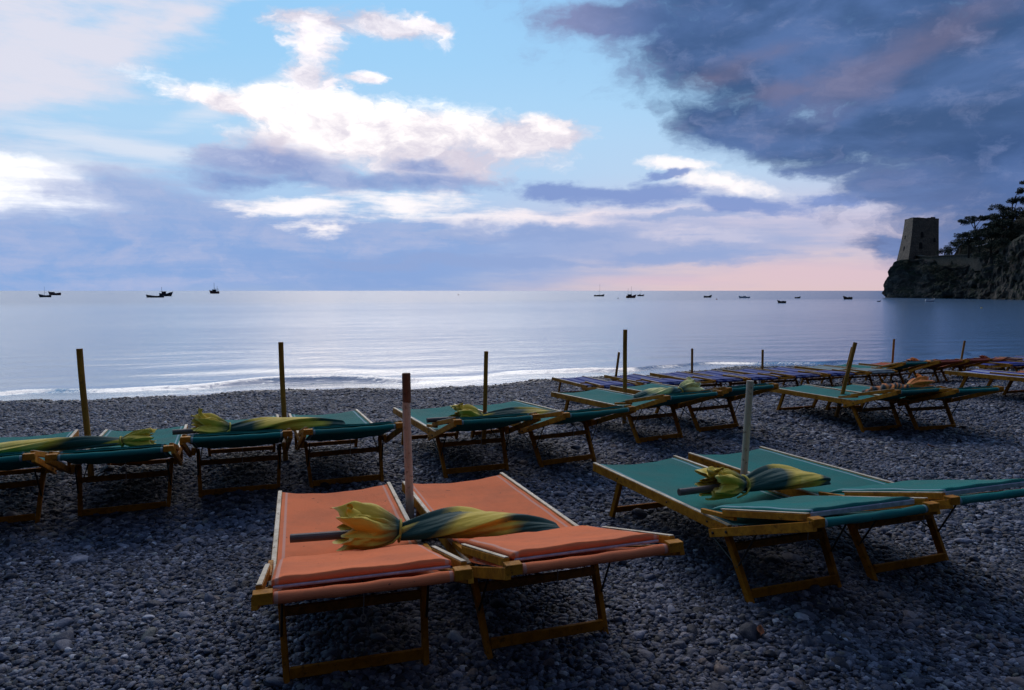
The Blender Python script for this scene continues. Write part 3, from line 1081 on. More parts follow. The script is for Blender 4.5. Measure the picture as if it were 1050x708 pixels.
M['dye_yellow'] = mat_dye('green_yellow_cloth', (.008, .056, .044, 1), (.72, .50, .050, 1))
M['dye_pale'] = mat_dye('green_pale_cloth', (.012, .085, .070, 1), (.78, .72, .26, 1))
M['dye_orange'] = mat_dye('black_orange_cloth', (.012, .030, .034, 1), (.72, .20, .02, 1))
M['dye_red'] = mat_dye('dark_red_cloth', (.16, .03, .012, 1), (.55, .12, .02, 1))
M['stub'] = mat_plain('grey_stub', (.10, .085, .075, 1), .5)


def umbrella(lab, p_ruffle, p_tip, r=.085, dye='dye_yellow', stub=.2, ruffle=.30, bands=None, twist=1.3, seed=1, droop=.0, flap=0.0, group='folded umbrellas lying on loungers', rr=1.0):
    """p_ruffle: start of the loose hem; p_tip: closed end; x along the axis"""
    rnd = random.Random(seed)
    a, b = Vector(p_ruffle), Vector(p_tip)
    L = (b - a).length
    d = (b - a) / L
    root = thing('folded_umbrella', lab, 'umbrella', a, 0, group)
    rotm = Matrix((d, Vector((0, 0, 1)).cross(d).normalized(), d.cross(Vector((0, 0, 1)).cross(d).normalized()))).transposed()
    root.rotation_euler = rotm.to_euler()
    xt = ruffle                                        # where the strap ties it
    NP, NL = 144, 80
    bands = bands or [(0, .95), (.12, .85), (.26, .12), (.42, .08), (.56, .55), (.70, .95), (.82, .55), (.92, .1), (1, .05)]
    bx, bv = [q[0] for q in bands], [q[1] for q in bands]
    V, D = [], []
    for j in range(NL):
        t = j / (NL - 1)
        x = xt + t * (L - xt)
        env = .50 + .5 * math.sin(min(1, t / .42) * math.pi / 2) if t < .42 else 1.0 - .62 * ((t - .42) / .58) ** 1.7
        if t > .965:
            env *= math.sqrt(max(0.02, 1 - ((t - .965) / .036) ** 2))
        for k in range(NP):
            ph = 2 * math.pi * k / NP
            q = ph + twist * 2.6 * t + .22 * math.sin(4 * t + seed)
            saw = (q * 3 / (2 * math.pi)) % 1.0            # wrapped gores, each laid over the next
            fold = ((saw / .88) ** 1.9 if saw < .88 else (1 - (saw - .88) / .12) ** 1.0) * .46 - .17
            fold += .035 * math.sin(q * 5 + 4 * t + seed) * math.sin(3.1 * t + 1) + .04 * mnoise.noise(Vector((math.cos(q) * 1.5, math.sin(q) * 1.5, t * 5 + seed)))
            cre = mnoise.fractal(Vector((math.cos(q) * 3.2, math.sin(q) * 3.2, t * 3.0 + seed * 2)), 1.0, 2.1, 4)
            fold += .07 * cre + .03 * abs(mnoise.noise(Vector((math.cos(q) * 6, math.sin(q) * 6, t * 4.5 + seed))))
            rad = r * env * (1 + fold * (.75 + .5 * t))
            yy, zz = rad * math.cos(ph) * 1.10, rad * math.sin(ph) * .72
            zz -= droop * t * t
            if zz < -r * env * .62:
                zz = -r * env * .62 + (zz + r * env * .62) * .25
            V.append((x, yy, zz - (r - r * env) * .55))
            gx = (x / L)
            val = np.interp(min(1, gx + .05 * math.sin(q + seed) + .10 * (saw - .5)), bx, bv)
            D.append(val)
    V2, D2 = [], []
    for j in range(NL):
        V2 += V[j * NP:(j + 1) * NP] + [V[j * NP]]
        D2 += D[j * NP:(j + 1) * NP] + [D[j * NP]]
    grid_obj('canopy', V2, NP + 1, NL, M[dye], root, attrs={'dye': D2})
    # loose hem: two layers of folded gores spreading out past the strap
    V, D = [], []
    faces = []
    nb = 0
    mb = MB()
    for layer in range(3):
        NPh, NLh = 210, 22
        V, D = [], []
        phase = rnd.uniform(0, 6)
        for j in range(NLh):
            t = j / (NLh - 1)
            for k in range(NPh + 1):
                ph = 2 * math.pi * (k % NPh) / NPh
                cv = Vector((math.cos(ph) * 1.3, math.sin(ph) * 1.3, layer * 5 + seed * 1.7))
                lenf = (.84 - .10 * layer) + .22 * mnoise.noise(cv) + .11 * math.asin(math.sin(ph * 7 + phase + 2.2)) / 1.57
                x = xt - t * ruffle * lenf + .012
                body = .46 + (.80 - .22 * layer) * math.sin(min(1, t / .62) * math.pi / 2) - .16 * max(0, (t - .7) / .3)
                crump = mnoise.fractal(Vector((math.cos(ph) * 2.2, math.sin(ph) * 2.2, t * 2.2 + layer * 3 + seed)), 1.0, 2.0, 3)
                tw = lambda a: math.asin(math.sin(a)) / 1.5708
                fold = t ** .8 * (.36 * tw(ph * 7 + phase + 2.2 * t + 1.2 * crump) + .16 * tw(ph * 3 - phase + 1.5 * t) + .22 * crump)
                rad = r * rr * (body + fold)
                yy, zz = rad * math.cos(ph) * 1.12, rad * math.sin(ph) * (.86 if math.sin(ph) < 0 else .95)
                zz = max(zz, -r * .74 + .006 * math.sin(ph * 9 + t * 4))
                x += .03 * t * crump
                V.append((x, yy, zz - r * .10 * (1 - t)))
                edge = math.exp(-((1 - t) / .05) ** 2)
                D.append(min(1.0, np.interp(max(0, x / L), bx, bv) - .10 + .34 * edge))
        grid_obj('ruffle', V, NPh + 1, NLh, M[dye], root, attrs={'dye': D})
    # corners of the cloth that have fallen open
    for f in range(2 if flap else 1):
        ph0 = (math.pi * .62, -.15, math.pi * 1.02)[f] + rnd.uniform(-.15, .15)
        wid = rnd.uniform(.36, .5)
        tipx = (-.05, .10, -.10)[f] * ruffle / .3
        outw = r * rr * (.85, .6, .8)[f] + (flap if f == 0 else 0)
        nu_, nv_ = 15, 14
        V, D = [], []
        for j in range(nv_):
            t = j / (nv_ - 1)
            for i in range(nu_):
                u = -1 + 2 * i / (nu_ - 1)
                ph = ph0 + u * wid * (1 - .86 * t)
                rad = r * rr * (.95 + .06 * math.cos(u * 5 + seed)) + outw * t ** 1.15 + r * .16 * t * math.asin(math.sin(u * 4.5 + seed + f)) / 1.57
                x = xt - ruffle * .50 + tipx * t - .03 * math.sin(t * 3) + .012 * math.cos(u * 4 + f)
                yy, zz = rad * math.cos(ph) * 1.1, rad * math.sin(ph) * .92
                zz -= .35 * outw * t * t
                zz = max(zz, -r * .70)
                V.append((x, yy, zz))
                D.append(min(1, .76 + .3 * math.exp(-((1 - abs(u)) / .12) ** 2)))
        fo = grid_obj('loose_corner', V, nu_, nv_, M[dye], root, attrs={'dye': D})
        sd = fo.modifiers.new('thick', 'SOLIDIFY')
        sd.thickness = .0025
    # strap and pole end
    mb = MB()
    pts = []
    for k in range(25):
        ph = 2 * math.pi * k / 24
        pts.append((xt + .012 + .006 * math.sin(ph), r * .60 * math.cos(ph) * 1.06, max(r * .60 * math.sin(ph) * .9, -r * .5) - r * .20))
    mb.tube(pts, .0065, 6, cap=False)
    mb.tube([(xt + .012, -r * .66, -r * .2), (xt - .02, -r * .85, -r * .5), (xt - .09, -r * 1.0, -r * .66)], .005, 6)
    mb.build('strap', M['strap'], root, smooth=True)
    mb = MB()
    mb.tube([(-stub, 0, -r * .30), (ruffle * .3, 0, -r * .25), (xt, 0, -r * .1)], .0195, 12)
    mb.build('pole_end', M['stub'], root, smooth=False)
    return root


def on_bed(i, lx, ly, dz):
    """a point dz above lounger i, at lx across and ly along it"""
    x, y, a = BEDS[i]
    c_, s_ = math.cos(a), math.sin(a)
    return (x + c_ * lx - s_ * ly, y + s_ * lx + c_ * ly, gs(x, y) + bed_z(ly, BEDH[i]) + dz)


GU = 'folded umbrellas lying on loungers'
umbrella('green and yellow folded umbrella lying across both orange loungers', (-.82, 3.14, .425), (.235, 3.33, .42), .088, 'dye_yellow', .17, .30,
         [(0, .95), (.2, .82), (.27, .5), (.31, .12), (.42, .08), (.50, .5), (.57, .9), (.76, .88), (.83, .45), (.90, .12), (1, .05)], 1.15, 3, .03, .05)
umbrella('green and yellow folded umbrella lying across the two large green loungers', (1.03, 3.85, .435), (1.86, 4.13, .43), .090, 'dye_yellow', .13, .27,
         [(0, 1), (.2, .85), (.3, .35), (.36, .1), (.50, .12), (.58, .6), (.66, .92), (.84, .85), (.92, .2), (1, .03)], .7, 8, .02, .04, rr=.78)
umbrella('yellow folded umbrella with its ruffle to the right, cut by the left edge', (-2.50, 4.99, .465), (-3.62, 4.62, .455), .062, 'dye_yellow', -.05, .22,
         [(0, .95), (.17, .8), (.22, .2), (.42, .1), (.52, .5), (.62, .95), (1, .9)], .8, 5, .0, rr=.8)
umbrella('folded umbrella with a pointed yellow flap, across the green loungers left of centre', (-2.36, 5.14, .500), (-1.33, 5.66, .46), .075, 'dye_yellow', .10, .27,
         [(0, .95), (.16, .85), (.25, .4), (.30, .1), (.40, .3), (.50, .85), (.74, .9), (.85, .3), (1, .05)], .9, 12, .0, .09)
umbrella('thin folded umbrella with a crumpled yellow ruffle, behind the orange pair pole', (-.50, 5.70, .485), (.46, 6.05, .47), .062, 'dye_yellow', .19, .25,
         [(0, .95), (.2, .85), (.28, .35), (.34, .1), (.5, .2), (.6, .6), (.75, .75), (.88, .2), (1, .05)], .6, 21, .0, .03, rr=1.25)
umbrella('folded umbrella with a pale yellow ruffle turned right, beside the tallest pole', (1.97, 7.52, .47), (1.22, 7.10, .45), .075, 'dye_pale', -.05, .24,
         [(0, 1), (.22, .85), (.3, .3), (.36, .1), (.5, .3), (.6, .75), (.75, .8), (.88, .25), (1, .05)], .8, 31, .0, .04)
# twisted orange and black one
umbrella('orange and black twisted umbrella lying on the loungers beside the thick leaning pole', (4.86, 8.26, .42), (3.92, 7.93, .385), .070, 'dye_orange', -.04, .30,
         [(0, 1), (.15, .9), (.3, .8), (.36, .1), (.44, .9), (.50, .1), (.58, .9), (.64, .1), (.72, .9), (.80, .1), (.88, .7), (1, .05)], 3.0, 41, .0, .05)


def row3_umb(i, lab, dye, l0, l1, bands, r=.07, seed=5):
    p, q = on_bed(i, l0, .1, .06), on_bed(i, l1, .02, .05)
    umbrella(lab, p, q, r, dye, .05, .25, bands, 1.5, seed)


STR = [(0, 1), (.2, .9), (.3, .1), (.42, .9), (.5, .1), (.6, .9), (.7, .1), (.82, .9), (1, .1)]
row3_umb(24, 'orange and dark folded umbrella on a red lounger near the water', 'dye_orange', -.30, .66, STR, .08, 51)
row3_umb(26, 'long dark red folded umbrella across dark blue loungers near the water', 'dye_red', -.30, .90, [(0, .9), (.3, .5), (.5, .9), (.7, .3), (1, .6)], .075, 61)


# ------------------------------------------------------------------ boats and buoys on the bay
M['hull_dark'] = mat_plain('dark_hull', (.020, .020, .026, 1), .5)
M['hull_maroon'] = mat_plain('maroon_hull', (.10, .016, .012, 1), .5)
M['hull_brown'] = mat_plain('brown_hull', (.07, .035, .018, 1), .6)
M['boat_white'] = mat_plain('boat_white', (.72, .72, .72, 1), .4)
M['boat_yellow'] = mat_plain('boat_yellow', (.45, .34, .10, 1), .5)
M['boat_glass'] = mat_plain('boat_glass', (.02, .025, .03, 1), .1)
M['buoy_dark'] = mat_plain('buoy_dark', (.02, .02, .03, 1), .5)
M['buoy_orange'] = mat_plain('buoy_orange', (.6, .12, .03, 1), .5)
M['buoy_yellow'] = mat_plain('buoy_yellow', (.55, .42, .12, 1), .5)


def at_sea(u, off):
    """bearing u, off = how far below the horizon its waterline sits"""
    d = (EYE - SEA) * 733.0 / off
    return (u - 525) / 733.0 * d, d


def boat(lab, u, off, px, rz, hull='hull_dark', deck='hull_brown', cabin=None, masts=(), free=.13, stripe=None, arch=False):
    x, y = at_sea(u, off)
    L = px * y / 733.0 / max(.35, abs(math.cos(rz)))
    root = thing('boat', lab, 'boat', (x, y, SEA), rz, 'boats moored in the bay')
    Bm, H = L * .30, L * free
    NS, NR = 17, 9
    V = []
    for i in range(NS):
        t = i / (NS - 1)
        xx = (t - .5) * L
        bw = Bm / 2 * (min(1, (t + .25) * 1.6) if t < .4 else 1 - ((t - .4) / .6) ** 2.4 * .97) * (.82 if t < .02 else 1)
        sheer = H * (1 + .9 * max(0, (t - .5) / .5) ** 2 + .25 * max(0, (.3 - t) / .3))
        for k in range(NR):
            a = math.pi * k / (NR - 1)
            yy = -math.cos(a) * bw * (1 if k in (0, NR - 1) else .98)
            zz = sheer - math.sin(a) ** .7 * (sheer + H * .45)
            V.append((xx + (H * .35 * (zz / H) if t > .93 else 0), yy, zz))
    mb = MB()
    mb.v = V
    for i in range(NS - 1):
        for k in range(NR - 1):
            a = i * NR + k
            mb.f.append((a, a + NR, a + NR + 1, a + 1))
    mb.f.append(tuple(range(NR)))
    mb.m = [0] * len(mb.f)
    ho = mb.build('hull', M[hull], root, smooth=True)
    sd = ho.modifiers.new('thick', 'SOLIDIFY')
    sd.thickness = L * .012
    # deck and thwarts a little below the gunwale
    mb = MB()
    dk, n = [], 0
    for i in range(NS):
        a, b_ = V[i * NR], V[i * NR + NR - 1]
        dk += [(a[0] * .985, a[1] * .95, a[2] - H * .28), (b_[0] * .985, b_[1] * .95, b_[2] - H * .28)]
    mb.add(dk, [(2 * i, 2 * i + 2, 2 * i + 3, 2 * i + 1) for i in range(NS - 1)])
    for t in (.3, .55):
        mb.box(((t - .5) * L, 0, H * .9), (L * .06, Bm * .86, H * .1))
    mb.build('deck', M[deck], root)
    if stripe:
        mb = MB()
        for k in (0, NR - 1):
            mb.tube([(V[i * NR + k][0], V[i * NR + k][1], V[i * NR + k][2]) for i in range(NS)], L * .012, 6)
        mb.build('gunwale', M[stripe], root)
    if cabin:
        cx, cl, ch, cm = cabin
        mb = MB()
        z0 = H * .7
        mb.box((cx * L, 0, z0 + ch * L / 2), (cl * L, Bm * .62, ch * L))
        mb.box((cx * L, 0, z0 + ch * L + L * .012), (cl * L * 1.15, Bm * .70, L * .02))
        c = mb.build('cabin', M[cm], root, bevel=L * .008)
        mb = MB()
        for sy in (-1, 1):
            for q in (-.28, 0, .28):
                mb.box(((cx + q * cl) * L, sy * Bm * .312, z0 + ch * L * .66), (cl * L * .2, L * .006, ch * L * .34))
        mb.box(((cx + cl / 2) * L + L * .002, 0, z0 + ch * L * .66), (L * .006, Bm * .5, ch * L * .34))
        mb.build('window', M['boat_glass'], c)
    for (mx, mh, mr) in masts:
        mb = MB()
        mb.tube([(mx * L, 0, H * .5), (mx * L, 0, H + mh * L)], [mr * L, mr * L * .6], 8)
        mb.tube([(mx * L, 0, H + mh * L * .35), (mx * L - .22 * L, 0, H + mh * L * .30)], mr * L * .6, 6)
        mb.build('mast', M['hull_dark'], root)
    if arch:
        mb = MB()
        for sy in (-1, 1):
            mb.tube([(-.34 * L, sy * Bm * .36, H), (-.34 * L, sy * Bm * .3, H + .34 * L)], .012 * L, 6)
        mb.tube([(-.34 * L, -Bm * .3, H + .34 * L), (-.34 * L, Bm * .3, H + .34 * L)], .012 * L, 6)
        mb.tube([(-.34 * L, 0, H + .34 * L), (.05 * L, 0, H + .42 * L), (.44 * L, 0, H * 1.6)], .004 * L, 5)
        mb.build('gantry', M['hull_dark'], root)
    return root


boat('small dark open boat with a bare mast, leftmost on the bay', 47.5, 6.6, 12, R(176), 'hull_dark', 'hull_brown', None, [(.05, .75, .010)], .15, 'boat_white')
boat('dark maroon fishing boat just right of the leftmost masted boat', 57.5, 4.6, 13, R(168), 'hull_maroon', 'hull_brown', (.22, .22, .12, 'hull_dark'), (), .16)
boat('long low dark boat with a raised prow, left part of the bay', 160, 7.0, 18, R(172), 'hull_dark', 'hull_brown', None, (), .085, 'hull_dark')
boat('stout dark fishing boat with wheelhouse, behind the long low boat', 170.5, 5.6, 11, R(12), 'hull_dark', 'hull_brown', (-.12, .34, .26, 'hull_maroon'), [(-.3, .62, .018)], .22, 'hull_brown')
boat('trawler with tall rigging on the horizon, left of centre', 221, 3.0, 9.5, R(170), 'hull_maroon', 'hull_brown', (.05, .38, .28, 'hull_dark'), [(.05, .95, .022), (-.3, .6, .016)], .2, 'hull_dark', True)
boat('dark sailing boat with furled sails and tall mast, right of centre', 614, 5.8, 10, R(8), 'hull_dark', 'hull_brown', (-.05, .3, .05, 'hull_brown'), [(.08, 1.15, .011)], .12)
boat('two masted dark boat beside a smaller one, right of centre', 646.5, 7.4, 9.5, R(14), 'hull_maroon', 'hull_brown', (-.12, .4, .22, 'hull_dark'), [(.06, 1.0, .014), (-.3, .8, .012)], .2)
boat('small maroon masted boat just right of the two masted one', 656.5, 5.6, 6.5, R(10), 'hull_maroon', 'hull_brown', (-.15, .3, .14, 'hull_dark'), [(.05, .85, .014)], .16)
boat('grey open boat with a pale waterline, between the masted boats and the white motorboat', 725, 7.0, 7.5, R(5), 'hull_dark', 'boat_white', None, (), .2, 'boat_white')
boat('white motorboat with small windscreen, middle of the right bay', 763, 7.6, 10.5, R(176), 'boat_white', 'boat_white', (.02, .3, .10, 'boat_white'), (), .12, 'boat_white')
boat('brown boat with a white bow, lowest of the boats on the right bay', 801.5, 12.6, 7.5, R(168), 'hull_brown', 'boat_white', (-.1, .34, .12, 'hull_maroon'), (), .22, 'boat_white')
boat('small dark boat right of the brown one with white bow', 817, 7.8, 5.5, R(4), 'hull_dark', 'hull_brown', (.1, .3, .1, 'hull_dark'), (), .2)
boat('dark boat with a yellowish bow, left of the headland', 869, 8.8, 8, R(174), 'hull_brown', 'boat_yellow', (-.2, .34, .12, 'hull_dark'), (), .24, 'boat_yellow')
boat('tiny dark dinghy just off the tip of the headland', 900.5, 11.2, 3.5, R(8), 'hull_dark', 'hull_brown', None, (), .2)
boat('white open boat moored below the tower cliff', 952.5, 11.4, 9, R(6), 'boat_white', 'boat_white', None, (), .2, 'boat_white')


def buoy(lab, u, off, px, mat):
    x, y = at_sea(u, off)
    r = px * y / 733.0 / 2
    root = thing('buoy', lab, 'buoy', (x, y, SEA), 0, 'mooring buoys in the bay')
    mb = MB()
    prof = [(-.7, .45), (-.4, .85), (0, 1.0), (.4, .88), (.75, .5), (.85, .2)]
    mb.tube([(0, 0, a * r) for a, _ in prof], [b_ * r for _, b_ in prof], 14)
    mb.build('float', M[mat], root, smooth=True)
    mb = MB()
    mb.tube([(0, 0, .8 * r), (0, 0, 1.7 * r)], .12 * r, 6)
    mb.build('spindle', M['buoy_dark'], root)


buoy('small dark buoy left of the two masted boat', 633.5, 8.0, 1.6, 'buoy_dark')
buoy('small orange buoy left of the white motorboat', 734.5, 9.0, 1.8, 'buoy_orange')
buoy('red buoy alone on the middle of the bay near the horizon', 470, 4.5, 1.6, 'buoy_orange')
buoy('yellowish buoy below the cliff near the right edge', 1006, 18.0, 2.4, 'buoy_yellow')


# ------------------------------------------------------------------ headland, tower, wall, trees
def rock_mat():
    m, g, b = pmat('cliff_rock')
    v = g.new('ShaderNodeNewGeometry').outputs['Position']
    n = g.noise(g.mapping(v, scale=(1, 1, 2.6)), .16, 8, .65, .4).outputs[0]
    n2 = g.noise(v, .9, 6, .65).outputs[0]
    c = g.ramp(n, [(.3, (.030, .024, .018, 1)), (.48, (.075, .058, .042, 1)), (.60, (.17, .135, .10, 1)), (.75, (.10, .08, .058, 1))])
    c = g.mix(g.smooth(n2, .4, .66, 0, .6), c, (.05, .04, .032, 1))
    veg = g.noise(v, .13, 6, .6, .3).outputs[0]
    nz = g.new('ShaderNodeSeparateXYZ')
    g.l.new(g.new('ShaderNodeNewGeometry').outputs['Normal'], nz.inputs[0])
    f = g.smooth(g.math('ADD', veg, g.math('MULTIPLY', nz.outputs[2], .22)), .50, .62)
    c = g.mix(f, c, (.018, .026, .012, 1))
    sz = g.new('ShaderNodeSeparateXYZ')
    g.l.new(v, sz.inputs[0])
    c = g.mix(g.smooth(g.math('ADD', sz.outputs[2], g.math('MULTIPLY', n2, 2)), .6, -.4), c, (.02, .018, .016, 1))
    g.l.new(c, b.inputs['Base Color'])
    b.inputs['Roughness'].default_value = .9
    h = g.math('ADD', n, g.math('MULTIPLY', n2, .5))
    bump(g, b, h, .9, 1.2)
    return m


def stone_mat(name, col):
    m, g, b = pmat(name)
    v = objco(g)
    br = g.new('ShaderNodeTexVoronoi', feature='F1')
    g.l.new(g.mapping(v, scale=(1, 1, 1.7)), br.inputs['Vector'])
    br.inputs['Scale'].default_value = 1.6
    tn = g.new('ShaderNodeSeparateColor')
    g.l.new(br.outputs['Color'], tn.inputs[0])
    n = g.noise(v, .45, 6, .65).outputs[0]
    c = g.mix(tn.outputs[0], tuple(q * .6 for q in col[:3]) + (1,), col)
    c = g.mix(g.smooth(n, .45, .7, 0, .7), c, (.06, .05, .04, 1))
    g.l.new(c, b.inputs['Base Color'])
    b.inputs['Roughness'].default_value = .9
    bump(g, b, g.math('ADD', br.outputs['Distance'], n), .7, .15)
    return m


M['rock'] = rock_mat()
M['tower_stone'] = stone_mat('tower_stone', (.21, .165, .12, 1))
M['wall_stone'] = stone_mat('wall_stone', (.15, .12, .085, 1))
M['opening'] = mat_plain('dark_opening', (.012, .011, .012, 1), .9)
M['bark'] = mat_wood('bark', (.09, .06, .04, 1), (.05, .035, .025, 1), .9)
M['awning'] = mat_plain('white_sheet', (.75, .75, .78, 1), .7)


def leaf_mat(name, a, b_):
    m, g, b = pmat(name)
    v = g.new('ShaderNodeNewGeometry').outputs['Position']
    n = g.noise(v, .8, 4, .6).outputs[0]
    g.l.new(g.mix(g.smooth(n, .38, .62), a, b_), b.inputs['Base Color'])
    b.inputs['Roughness'].default_value = .75
    return m


M['pine'] = leaf_mat('pine_needles', (.014, .022, .010, 1), (.040, .055, .022, 1))
M['shrub'] = leaf_mat('shrub_leaves', (.018, .026, .012, 1), (.045, .055, .022, 1))


def spot(u, v, d):
    """point at bearing u, height level v, d metres out"""
    return Vector(((u - 525) / 733.0 * d, d, EYE + (298.3 - v) * d / 733.0))


def build_headland():
    front = [(904, 288), (909, 284), (916, 281), (926, 277), (942, 270), (958, 263), (976, 254), (994, 246), (1012, 236), (1030, 226), (1052, 214), (1080, 200), (1130, 180)]
    con = [Vector(((u - 525) / 733.0 * d, d)) for u, d in front]
    con += [Vector((190, 190)), Vector((240, 230)), Vector((250, 300)), Vector((210, 330)), Vector((184, 316)), Vector((163, 300)), Vector((154, 293))]
    # resample the closed outline
    seg = [(con[(i + 1) % len(con)] - con[i]).length for i in range(len(con))]
    tot = sum(seg)
    NU = 760
    P = []
    for k in range(NU):
        t = k / NU * tot
        i = 0
        while t > seg[i]:
            t -= seg[i]
            i += 1
        P.append(con[i].lerp(con[(i + 1) % len(con)], t / seg[i]))
    # edge height by bearing
    hu = [900, 905, 908, 912, 916, 930, 942, 946, 985, 1000, 1030, 1060, 1150]
    hv = [303.5, 303, 290, 270, 267, 266, 267, 272.5, 271.5, 262, 246, 236, 225]
    cen = Vector((196, 262))
    rows0 = [(-.25, -.03), (0, 0), (.04, .012), (.12, .03), (.22, .05), (.32, .058), (.42, .085), (.52, .095), (.62, .11), (.72, .135), (.82, .145), (.91, .165), (.97, .18), (1.0, .20)]
    rows = []
    for (a, b_) in zip(rows0[:-1], rows0[1:]):
        for q in (0, .5):
            rows.append((a[0] + (b_[0] - a[0]) * q, a[1] + (b_[1] - a[1]) * q))
    rows.append(rows0[-1])
    V = []
    for (hf, ins) in rows:
        for p in P:
            u = 525 + 733 * p.x / p.y
            hgt = (np.interp(u, hu, hv))
            top = EYE + (298.3 - hgt) * p.y / 733.0
            z = SEA + (top - SEA) * hf
            inw = (cen - p).normalized()
            q = p + inw * (ins * 26 * float(np.interp(u, [914, 945], [.22, 1.0])) * min(1, max(.15, top / 14)))
            nn = mnoise.fractal(Vector((q.x * .10, q.y * .10, z * .16)), .9, 2.1, 6)
            n3 = mnoise.fractal(Vector((q.x * .33, q.y * .33, z * .45 + 7)), .9, 2.1, 5)
            amp = 0 if hf < 0 else (1.0 if hf < .95 else .5) * float(np.interp(u, [908, 940], [.55, 1.0]))
            led = .5 + .5 * math.sin(z * 2.1 + 3 * nn)
            q = q - inw * (nn * 2.8 + n3 * 1.7 + led * .7) * amp
            V.append((q.x, q.y, z + (n3 * .8 * amp if .03 < hf < 1 else 0)))
    last = V[-NU:]
    # hill behind the edge
    for t, lift in ((.06, .8), (.14, 3.0), (.25, 8), (.4, 15), (.58, 21), (.78, 25), (.97, 27)):
        for (x, y, z) in last:
            q = Vector((x, y)).lerp(cen, t)
            u = 525 + 733 * x / y
            k = np.interp(u, [900, 940, 962, 985, 1010, 1040, 1150], [.02, .04, .10, .16, .24, .34, .5])
            base = z + (12 - z) * t * .5
            for (bx_, by_, br_, bh_) in ((163, 259, 4.5, 8), (169, 254, 6, 7), (180, 247, 9, 11), (194, 240, 12, 19)):
                base += bh_ * math.exp(-(((q.x - bx_) ** 2 + (q.y - by_) ** 2) / br_ ** 2))
            V.append((q.x, q.y, base + lift * k + 1.4 * mnoise.fractal(Vector((q.x * .12, q.y * .12, 2)), .9, 2, 4)))
    nr = len(V) // NU
    V2 = []
    for j in range(nr):
        V2 += V[j * NU:(j + 1) * NU] + [V[j * NU]]
    o = grid_obj('headland', V2, NU + 1, nr, M['rock'], smooth=False)
    tag(o, kind='structure')
    return V, NU, nr


HV, HNU, HNR = build_headland()


def build_tower():
    d0 = 284
    base = spot(938, 268, d0)
    root = thing('watchtower', 'square tapering stone watchtower on the headland cliff', 'tower', (base.x, base.y, base.z - 1.5), 0)
    h = spot(938, 226.5, d0).z - base.z + 1.5
    ox, oy, oz = base.x, base.y, base.z - 1.5
    # plan corners: left face turned to the open sea, wide face towards the beach
    def corner(u, d):
        return Vector(((u - 525) / 733.0 * d - ox, d - oy))
    bot = [corner(916, 289), corner(928.5, 279), corner(960.5, 283), corner(948.5, 296)]
    top = [corner(923.5, 288.5), corner(932, 280.5), corner(958.3, 284), corner(946.5, 294)]
    mb = MB()
    NZ = 9
    V = []
    for j in range(NZ):
        t = j / (NZ - 1)
        e = t ** .8 if t < .3 else t
        e = (1 - (1 - t) ** 1.35)
        for i in range(4):
            q = bot[i].lerp(top[i], e)
            V.append((q.x, q.y, h * t))
    fs = []
    for j in range(NZ - 1):
        for i in range(4):
            a, b_ = j * 4 + i, j * 4 + (i + 1) % 4
            fs.append((a, b_, b_ + 4, a + 4))
    fs.append(tuple((NZ - 1) * 4 + i for i in range(4)))
    mb.add(V, fs)
    walls = mb.build('wall', M['tower_stone'], root)
    # parapet round the top with a broken corner
    mb = MB()
    cc = (top[0] + top[1] + top[2] + top[3]) / 4
    for i in range(4):
        a, b_ = top[i], top[(i + 1) % 4]
        ia, ib = a.lerp(cc, .10), b_.lerp(cc, .10)
        segs = 7
        for k in range(segs):
            p, q = a.lerp(b_, k / segs), a.lerp(b_, (k + 1) / segs)
            r_, s_ = ia.lerp(ib, k / segs), ia.lerp(ib, (k + 1) / segs)
            hh = .55 + .25 * mnoise.noise(Vector((i * 3.3, k * 1.7, 1)))
            if i == 1 and k == 5:
                hh = 1.0
            vs = [(p.x, p.y, h - .01), (q.x, q.y, h - .01), (s_.x, s_.y, h - .01), (r_.x, r_.y, h - .01)]
            vs += [(a_[0], a_[1], h + hh) for a_ in vs]
            mb.add(vs, [(0, 1, 5, 4), (1, 2, 6, 5), (2, 3, 7, 6), (3, 0, 4, 7), (4, 5, 6, 7)])
    mb.build('parapet', M['tower_stone'], root)

    def window(face, s, t, w, hh):
        e = (1 - (1 - t) ** 1.35)
        a = bot[face].lerp(top[face], e)
        b_ = bot[(face + 1) % 4].lerp(top[(face + 1) % 4], e)
        c_ = a.lerp(b_, s)
        dr = (b_ - a).normalized()
        nrm = Vector((dr.y, -dr.x))
        mbw = MB()
        z = h * t
        for (ww, h2, ins, mt) in ((w, hh, .06, 0),):
            vs = []
            for (sx, sz) in ((-1, -1), (1, -1), (1, .6), (.55, 1), (-.55, 1), (-1, .6)):
                q = c_ + dr * (sx * ww / 2) + nrm * .10
                lean = (sz * h2 / 2) / h
                vs.append((q.x - nrm.x * lean * 2, q.y - nrm.y * lean * 2, z + sz * h2 / 2))
            back_ = [(v[0] - nrm.x * .9, v[1] - nrm.y * .9, v[2]) for v in vs]
            n = len(vs)
            mbw.add(vs + back_, [tuple(range(n))] + [(i, i + n, (i + 1) % n + n, (i + 1) % n) for i in range(n)])
        mbw.build('window', M['opening'], walls)
    window(1, .38, .66, 1.3, 2.2)
    window(1, .36, .42, 1.5, 2.4)
    window(1, .84, .55, .9, 1.6)
    window(1, .30, .14, 1.4, 1.8)
    window(0, .35, .62, .9, 1.5)
    window(0, .45, .36, 1.1, 1.8)


build_tower()


